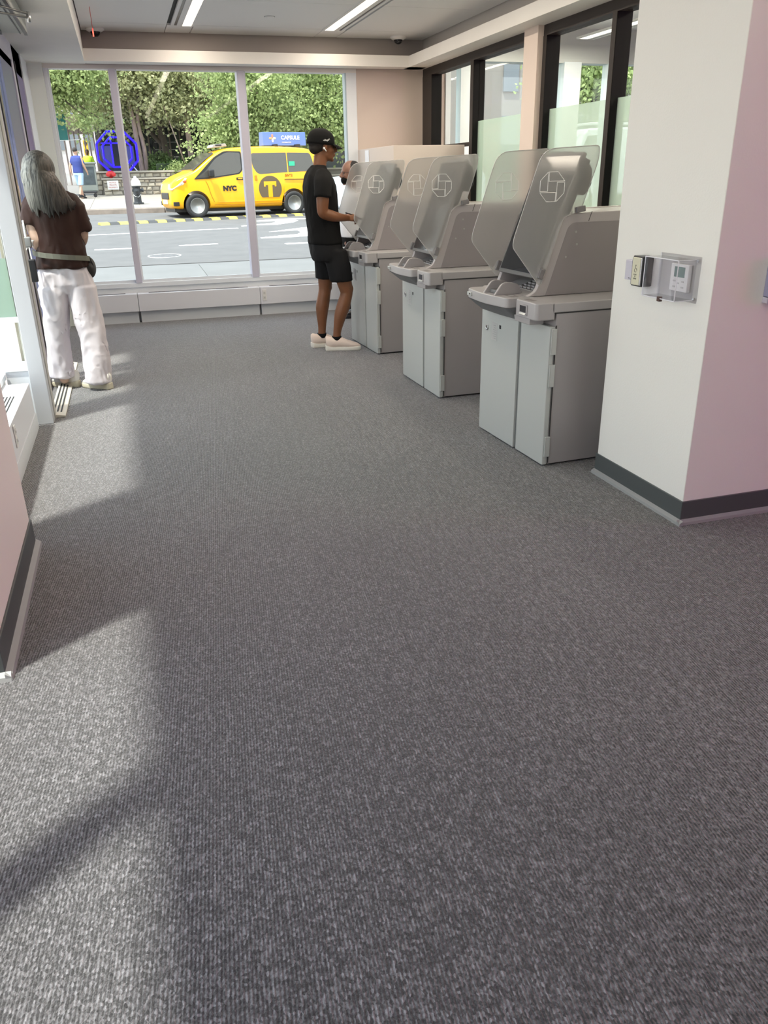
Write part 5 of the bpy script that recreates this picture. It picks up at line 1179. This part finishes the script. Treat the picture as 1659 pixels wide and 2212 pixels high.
    for yy, nm in ((-.22, 'front_ring'), (.22, 'rear_ring')):
        b = MB()
        for i in range(8):
            a, c = O[i], O[(i+1) % 8]; b.tube([(a[0], yy, a[1]), (c[0], yy, c[1])], .042 if yy < 0 else .02, 6)
        b.build(nm, bl, o)
    b = MB()
    for i in range(8): b.tube([(O[i][0], -.22, O[i][1]), (O[i][0], .22, O[i][1])], .02, 6)
    b.build('spacer', bl, o)
    b = MB()
    for i in range(8):
        a, c = O[i], I[i]; e, f = O[(i+1) % 8], I[(i+1) % 8]
        if i in (0, 2, 4, 6): b.tube([(f[0], -.22, f[1]), (c[0], -.22, c[1])], .022, 6)
        b.tube([(I[i][0], -.22, I[i][1]), (I[(i+1) % 8][0], -.22, I[(i+1) % 8][1])], .034, 6)
    b.box(-.24, -.24, .2, -.18, -.2, 1.36).box(.16, -.24, .2, .20, -.2, 1.36).box(-.6, -.24, 1.1, .3, -.2, 1.14)
    b.build('inner_ring', bl, o)
    MB().prism([(-.58, .2), (-.22, .2), (-.22, 1.02), (-.7, 1.02)], -.05, 0).build('panel', dk, o); MB().prism([(.3, .2), (.66, .35), (.66, 1.0), (.3, 1.02)], -.05, 0).build('panel', dk, o)
    MB().box(-.5, -.2, -.1, .5, .2, .02).build('base', dk, o)
planter()

def walker(loc, rz, lab, top, bottom, skin, hairc, stride=.0, long=False, bulk=1.0, vest=None):
    t = thing('person', lab, 'person', loc, rz)
    b = MB()
    for s in (1, -1):
        dx = stride*s
        b.limb([((0, .09*s, .92), .085), ((dx*.5+.02, .09*s, .5), .055), ((dx-.03*(dx < 0), .09*s, .09+.05*(dx < 0)), .038)])
        b.ell((dx+.07, .09*s, .05), (.11, .04, .035))
        b.limb([((0, .19*s*bulk, 1.42), .055), ((-dx*.3-.02, .24*s*bulk, 1.15), .042), ((-dx*.6+.06, .25*s*bulk, .93), .034)]); b.ell((-dx*.6+.08, .25*s*bulk, .86), (.035, .022, .05))
    b.limb([((0, 0, 1.0), .13), ((0, 0, 1.4), .12), ((0, 0, 1.5), .055), ((0, 0, 1.6), .055)]); b.ell((0, 0, 1.65), (.095, .078, .11)); b.ell((.03, 0, 1.60), (.06, .05, .06))
    soften(b.build('body', skin, t), .016, 2)
    h = MB(); h.ell((-.015, 0, 1.685), (.102, .085, .092)); h.build('hair', hairc, t, smooth=True)
    s = MB(); s.rings([oval(0, 0, z, a, w*bulk) for z, a, w in ((.90, .15, .19), (1.1, .14, .18), (1.3, .15, .2), (1.42, .12, .19), (1.5, .07, .09))])
    for q in (1, -1): s.limb([((0, .16*q*bulk, 1.42), .07), ((-stride*q*.2, .22*q*bulk, 1.24), .065)])
    soften(s.build('shirt', top, t), .018, 2)
    s = MB(); s.rings([oval(0, 0, z, .14, .18) for z in (.94, .82)])
    for q in (1, -1):
        if long: s.rings([oval(0, .09*q, .86, .1, .09), oval(stride*q*.5+.02, .09*q, .5, .075, .075), oval(stride*q-.02, .09*q, .1, .065, .065)])
        else: s.rings([oval(0, .09*q, .86, .11, .09), oval(stride*q*.5, .09*q, .48, .10, .09)])
    soften(s.build('trousers' if long else 'shorts', bottom, t), .018, 2)
    for q in (1, -1): shoe(t, (stride*q, .09*q, .05*(stride*q < 0)), 0, M_dark, M_dark, .28)
    return t
hd = mat('dark_hair', (.02, .015, .012), .7)
y = 34.2; walker((-1.40, y, gz(y)+.14), R(60), 'man in blue tee and light blue shorts walking away on the far sidewalk', mat('navy_tee', (.03, .05, .22), .8), mat('pale_denim', (.35, .5, .68), .8), M_skin3, hd, .22)
y = 42.3; walker((-1.22, y, gz(y)+.14), R(-90), 'person in bright yellow-green shirt behind the grey cart', mat('hivis', (.55, .85, .05), .6), mat('dark_denim', (.05, .06, .09), .8), M_skin2, hd, .0, True)
y = 37; walker((-2.22, y, gz(y)+.14), R(200), 'person in dark top and pale trousers at the left edge of the window', mat('charcoal_top', (.04, .04, .045), .8), mat('stone_trousers', (.4, .38, .33), .8), M_skin3, mat('grey_hair_far', (.2, .19, .18), .7), .08, True)
def cart():
    y = 35.5; t = thing('display_cart', 'grey wheeled board cart beside the stone planter', 'cart', (-1.16, y, gz(y)+.14))
    f = mat('cart_grey', (.2, .22, .2), .5)
    MB().box(-.36, -.08, .22, .36, .08, 1.22).build('board', f, t, bevel=.03)
    MB().box(-.30, -.085, .45, .30, -.08, 1.10).build('poster', mat('poster_dark', (.07, .09, .10), .4, noise_amt=.5, nscale=6), t)
    MB().box(-.4, -.14, 1.2, .4, .14, 1.26).build('lid', f, t, bevel=.01)
    MB().box(-.3, -.3, .14, .3, .3, .22).build('base', M_dark, t, bevel=.02)
    for x in (-.22, .22): MB().lathe([(0, -.03), (.07, -.03), (.07, .03), (0, .03)], 14, 'Y', M=Matrix.Translation((x, -.2, .07))).build('wheel', M_dark, t)
cart()

# ---------------------------------------------------------------- trees, hedge, buildings
L1 = leaf_mat('birch_leaf', (.19, .22, .10), (.68, .68, .40)); L2 = leaf_mat('locust_leaf', (.22, .29, .12), (.47, .55, .25)); L3 = leaf_mat('dark_leaf', (.08, .12, .05), (.24, .32, .13))  # third leaf tone is darker than the other two
bark1 = mat('pale_bark', (.40, .30, .24), .9, noise_amt=.45, nscale=12, stretch=(1, 1, .3)); bark2 = mat('dark_bark', (.10, .08, .06), .9, noise_amt=.3, nscale=12)
def leaves(blobs, n, size, seed, parent, m, droop=.3, clump=14):
    rnd = random.Random(seed); V, F = [], []
    tot = sum(b[3]*b[4]*b[5] for b in blobs)
    for (cx, cy, cz, rx, ry, rz) in blobs:
        for q in range(int(n*rx*ry*rz/tot/clump)):
            while True:
                p = Vector((rnd.uniform(-1, 1), rnd.uniform(-1, 1), rnd.uniform(-1, 1)))
                if .25 < p.length < 1: break
            c = Vector((cx+p.x*rx, cy+p.y*ry, cz+p.z*rz)); tw = Vector((rnd.uniform(-1, 1), rnd.uniform(-1, 1), rnd.uniform(-.9, .3))).normalized()
            for k in range(clump):
                q2 = c+tw*(k*size*.55)+Vector((rnd.gauss(0, 1), rnd.gauss(0, 1), rnd.gauss(0, 1)))*size*.75
                a = Vector((rnd.gauss(0, 1), rnd.gauss(0, 1), rnd.gauss(0, 1)-droop)).normalized(); s = a.orthogonal(); s.rotate(__import__('mathutils').Quaternion(a, rnd.uniform(0, 6.28)))
                L = size*rnd.uniform(.7, 1.3); w = L*.32; i = len(V)
                V += [q2, q2+a*L*.5+s*w, q2+a*L, q2+a*L*.5-s*w]; F.append((i, i+1, i+2, i+3))
    me = bpy.data.meshes.new('foliage'); me.from_pydata(V, [], F); me.materials.append(m)
    o = bpy.data.objects.new('foliage', me); link(o, parent); o['kind'] = 'stuff'; return o
def tree(lab, x, y, trunks, blobs, n, size, seed, lm, bm_, dz=.9):
    t = thing('tree', lab, 'tree', (x, y, gz(y)+dz), 0, None)
    for tr in trunks: MB().limb(tr, sub=3).build('trunk', bm_, t, smooth=True)
    rnd = random.Random(seed); b = MB()
    for (cx, cy, cz, rx, ry, rz) in blobs:
        for k in range(3):
            base = Vector(rnd.choice(trunks)[-2][0]); e = Vector((cx+rnd.uniform(-.7, .7)*rx, cy+rnd.uniform(-.6, .6)*ry, cz+rnd.uniform(-.5, .6)*rz)); mid = (base+e)/2+Vector((0, 0, .25))
            b.tube([base, mid, e], [.045, .03, .012], 6)
    b.build('branches', bm_, t, smooth=True)
    leaves(blobs, n, size, seed, t, lm)
    return t
# coordinates local to each trunk foot
tree('pale double-trunked birch behind the planter, right of the leftmost mullion', 1.0, 38.5,
     [[((.05, 0, -.2), .11), ((-.03, 0, 1.2), .10), ((-.12, 0, 2.4), .085), ((-.3, 0, 3.6), .06), ((-.5, 0, 5), .03)], [((.2, .1, -.2), .10), ((.22, 0, 1.0), .09), ((.1, .1, 1.9), .08), ((.15, .1, 2.6), .07), ((.4, .1, 4.6), .03)]],
     [(-.3, 0, 4.2, 1.5, 1.3, 1.6), (.9, .3, 3.9, 1.3, 1.3, 1.6), (-1.2, .3, 2.9, .9, .9, .8), (1.4, 0, 2.6, .9, .9, .7)], 15000, .13, 1, L1, bark1)
tree('single-trunked birch behind the planter, above the taxi bonnet', 3.15, 38.6,
     [[((0, 0, -.2), .14), ((.0, 0, 1.0), .12), ((-.05, 0, 2.2), .10), ((.0, 0, 3.5), .07), ((.1, 0, 5), .03)]],
     [(-.2, 0, 4.1, 1.3, 1.2, 1.5), (.7, .2, 3.2, 1.1, 1.1, 1.0), (-.9, 0, 3.1, 1.0, .9, .8)], 11000, .13, 2, L1, bark1)
tree('dark leaning tree between the two birches', 2.3, 40.2,
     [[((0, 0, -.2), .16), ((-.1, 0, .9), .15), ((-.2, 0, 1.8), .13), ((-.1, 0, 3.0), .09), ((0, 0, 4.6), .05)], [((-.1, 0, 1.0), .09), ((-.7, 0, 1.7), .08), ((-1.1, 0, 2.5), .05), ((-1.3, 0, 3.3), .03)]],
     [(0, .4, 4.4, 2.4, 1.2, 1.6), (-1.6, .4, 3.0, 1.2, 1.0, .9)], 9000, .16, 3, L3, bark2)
tree('bright feathery tree at the left edge of the window', -2.2, 37.0,
     [[((-.9, 0, -.6), .10), ((-.6, 0, 1.5), .09), ((-.4, 0, 3), .07), ((-.2, 0, 4.6), .04)]],
     [(.4, -.4, 4.3, 1.3, 1.2, 1.3), (1.3, -.3, 3.6, 1.0, 1.0, .8), (.2, 0, 2.9, .9, .9, .5), (1.5, -.5, 2.05, .7, .6, .40), (-.6, 0, 3.6, .8, .8, 1.0)], 15000, .12, 4, L2, bark2)
tree('tall green tree behind the blue octagon, left of the double birch', -.7, 41.0,
     [[((0, 0, -.3), .14), ((.2, 0, 1.6), .12), ((.5, 0, 3), .08), ((.3, 0, 5), .04)]],
     [(.4, 0, 4.4, 1.9, 1.3, 1.7), (1.4, .2, 2.9, 1.3, 1.0, .9), (-.3, 0, 2.9, .8, .8, .6)], 10000, .16, 5, L1, bark2)
tree('feathery green tree hanging over the taxi roof', 5.4, 34.5,
     [[((.9, 0, -.9), .13), ((.8, 0, 1.5), .11), ((.6, 0, 3), .08), ((.3, 0, 4.6), .04)]],
     [(-.9, 0, 2.6, 1.2, 1.0, .65), (-1.6, 0, 2.0, .8, .8, .40), (-.2, -.3, 4.0, 1.5, 1.2, 1.2), (.6, 0, 2.8, 1.2, 1.0, .9), (-.2, 0, 1.95, .9, .8, .4)], 15000, .12, 6, L2, bark1, dz=.14)
tree('big light green tree on the right behind the taxi sign', 8.0, 36.0,
     [[((0, 0, -.3), .16), ((.1, 0, 1.6), .13), ((-.3, 0, 3), .09), ((-.2, 0, 5), .05)]],
     [(-.7, 0, 4.0, 1.8, 1.5, 1.7), (1.0, 0, 3.8, 1.6, 1.5, 1.7), (-.4, -.4, 2.5, 1.5, 1.2, .8), (1.4, 0, 2.3, 1.2, 1.0, .7)], 17000, .13, 7, L2, bark2, dz=.14)
tree('dark green tree behind the light green tree at right', 6.6, 41.5,
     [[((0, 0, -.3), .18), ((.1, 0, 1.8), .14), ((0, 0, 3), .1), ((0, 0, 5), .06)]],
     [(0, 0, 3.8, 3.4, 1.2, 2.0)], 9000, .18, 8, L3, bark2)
tree('sunlit street tree seen through the glass partition', 17.6, 27.5,
     [[((0, 0, -.3), .16), ((-.1, 0, 1.5), .14), ((.2, 0, 2.6), .1), ((.8, 0, 4.4), .05)], [((-.1, 0, 1.2), .1), ((-.7, 0, 2.1), .08), ((-1.6, 0, 2.9), .05), ((-2.2, 0, 3.8), .03)]],
     [(-.4, 0, 4.0, 2.2, 1.6, 1.2), (-2.2, 0, 3.9, 1.4, 1.2, 1.1), (1.8, 0, 4.0, 1.5, 1.2, 1.2)], 12000, .15, 9, L2, bark2, dz=.14)
# leaning prop stick
s = tag(MB().tube([(0, 0, 0), (-.72, .3, 2.6)], [.03, .02], 8).build('support_pole', bark1, smooth=True), 'thin bare pole leaning between the birches above the taxi bonnet', 'pole')
s.location = (2.9, 37.6, gz(37.6)+.9)
s = tag(MB().tube([(0, 0, 0), (-.75, .3, 1.0)], [.025, .02], 8).build('support_pole', M_line, smooth=True), 'short pale pole leaning behind the planter at the leftmost mullion', 'pole')
s.location = (1.05, 37.4, gz(37.4)+.7)
def hedge():
    t = thing('hedge', 'clipped dark green hedge in the planter beyond the taxi bonnet', 'hedge', (3.2, 38.1, gz(38.1)+.95))
    MB().box(-1.6, -.3, -.3, 1.9, .3, .35).build('core', mat('hedge_core', (.02, .035, .015), .9), t, bevel=.05)
    leaves([(0, 0, .1, 1.9, .45, .42)], 7000, .09, 21, t, leaf_mat('hedge_leaf', (.03, .07, .02), (.12, .2, .06)), clump=6)
    t = thing('shrub', 'loose low green shrub at the front edge of the planter', 'shrub', (2.5, 37.5, gz(37.5)+.95))
    MB().tube([(0, 0, -.2), (.05, 0, .1), (-.05, 0, .35)], .02, 6).build('stem', bark2, t); leaves([(0, 0, .12, .4, .25, .25)], 900, .10, 22, t, L2, clump=6)
    t = thing('shrub', 'blue-green shrub between the birches in the planter', 'shrub', (1.75, 38.8, gz(38.8)+.95))
    MB().tube([(0, 0, -.2), (.05, 0, .3), (-.05, 0, .6)], .02, 6).build('stem', bark2, t); leaves([(0, 0, .3, .6, .3, .45)], 1600, .12, 23, t, L3, clump=6)
hedge()
def buildings():
    y = 44.0; z0 = gz(y)
    t = thing('dark_building', 'dark office building with glazed ground floor behind the trees', 'building', (0, y, z0))
    dk = mat('dark_cladding', (.045, .04, .038), .5, noise_amt=.2, nscale=2); gl = mat('dark_glazing', (.03, .035, .035), .08)
    MB().box(-.8, 0, -.5, 13, 6, 14).build('wall', dk, t)
    for i in range(10):
        x = -.7+i*1.35
        w = MB().box(x, -.04, .9, x+1.15, 0, 3.2).build('window', gl, t); MB().box(x+.03, -.05, .95, x+1.12, -.04, 3.15).build('pane', gl, w)
        MB().box(x, -.04, 4.0, x+1.15, 0, 6.2).build('window', mat('upper_glazing', (.10, .11, .11), .1), t)
    for i in range(10):
        x = .6+i*.5; MB().box(x, -.12, .8, x+.07, -.04, 3.4).build('fin', mat('fin_brown', (.13, .095, .07), .6), t)
    for i in range(6): MB().box(1.9, -.11, 1.2+.33*i, 3.0, -.09, 1.225+.33*i).build('pale_rail', mat('rail_grey', (.4, .38, .35), .6), t)
    Mx = Matrix(((1, 0, 0, 0), (0, 0, -1, -.15), (0, 1, 0, 0), (0, 0, 0, 1)))
    text('101', .34, mat('number_grey', (.45, .43, .4), .5), t, M=Matrix.Translation((4.15, 0, 1.72)) @ Mx)
    MB().box(-.85, -.5, 3.3, 13, 0, 3.55).build('canopy', mat('canopy_grey', (.2, .18, .16), .6), t)
    # brown shed and slanting posts at the corner of the avenue
    y2 = 52; t = thing('sidewalk_shed', 'brown canopy on thin slanting posts on the avenue at far left', 'canopy', (-2.3, y2, gz(y2)+.13))
    MB().box(-.9, -1.8, 2.9, 1.2, 6, 3.5).build('roof', mat('shed_brown', (.16, .12, .09), .7), t)
    for i in range(9): MB().tube([(-.75+.25*i, -1.5+.9*i*.6, 0), (-.8+.25*i, -1.5+.9*i*.6, 2.95)], .045, 6).build('post', mat('shed_post', (.28, .22, .2), .6), t)
    y3 = 90
    t = thing('pale_building', 'pale stone apartment block closing the avenue at far left', 'building', (-14, y3, gz(y3)))
    MB().box(-12, 0, 0, 12.5, 8, 30).build('wall', mat('pale_stone', (.6, .56, .52), .8), t)
    for i in range(8):
        for j in range(5): MB().box(2.2+i*1.3, -.1, 2.2+j*2.6, 3.0+i*1.3, .05, 3.8+j*2.6).build('window', mat('far_window', (.15, .17, .19), .2), t)
    y4 = 46
    t = thing('stone_building', 'grey stone building with tall windows seen through the glass partition', 'building', (24, y4, gz(y4)))
    MB().box(-10.5, -1, 0, 30, 6, 18).build('wall', mat('grey_stone', (.27, .245, .22), .8, noise_amt=.1), t)
    for i in range(15):
        for j in range(2): MB().box(-9.5+i*2.1, -1.1, 1.2+j*3.4, -8.6+i*2.1, -.95, 3.4+j*3.4).build('window', mat('far_window', (.15, .17, .19), .2), t)
    t = thing('street_sign', 'small teal banner hanging in the leaves at far left', 'banner', (-2.05, 38.2, 0))
    MB().box(-.14, -.01, 3.0, .3, .01, 4.0).build('banner', mat('teal', (.02, .16, .15), .6), t); MB().tube([(-.18, 0, gz(38.2)+.1), (-.18, 0, 4.1)], .03, 8).build('pole', M_dark, t); MB().tube([(-.2, 0, 3.0), (.75, 0, 3.03)], .012, 6).build('arm', M_chrome, t)
    y5 = 60; t = thing('traffic_light', 'small amber traffic light on the avenue beyond the walking man', 'traffic light', (-1.75, y5, 0))
    MB().box(-.15, -.12, 3.0, .15, .12, 3.9).build('housing', mat('signal_yellow', (.7, .45, .05), .5), t, bevel=.02)
    for i in range(3): MB().lathe([(0, -.14), (.1, -.14), (.1, -.1), (0, -.1)], 12, 'Y', M=Matrix.Translation((0, 0, 3.18+.27*i))).build('lens', mat('amber_lens', (1, .35, .02), .3, emit=2) if i == 1 else M_dark, t)
    MB().tube([(0, 0, gz(y5)), (0, 0, 3.0)], .06, 8).build('pole', M_dark, t)
buildings()
bpy.context.view_layer.update()
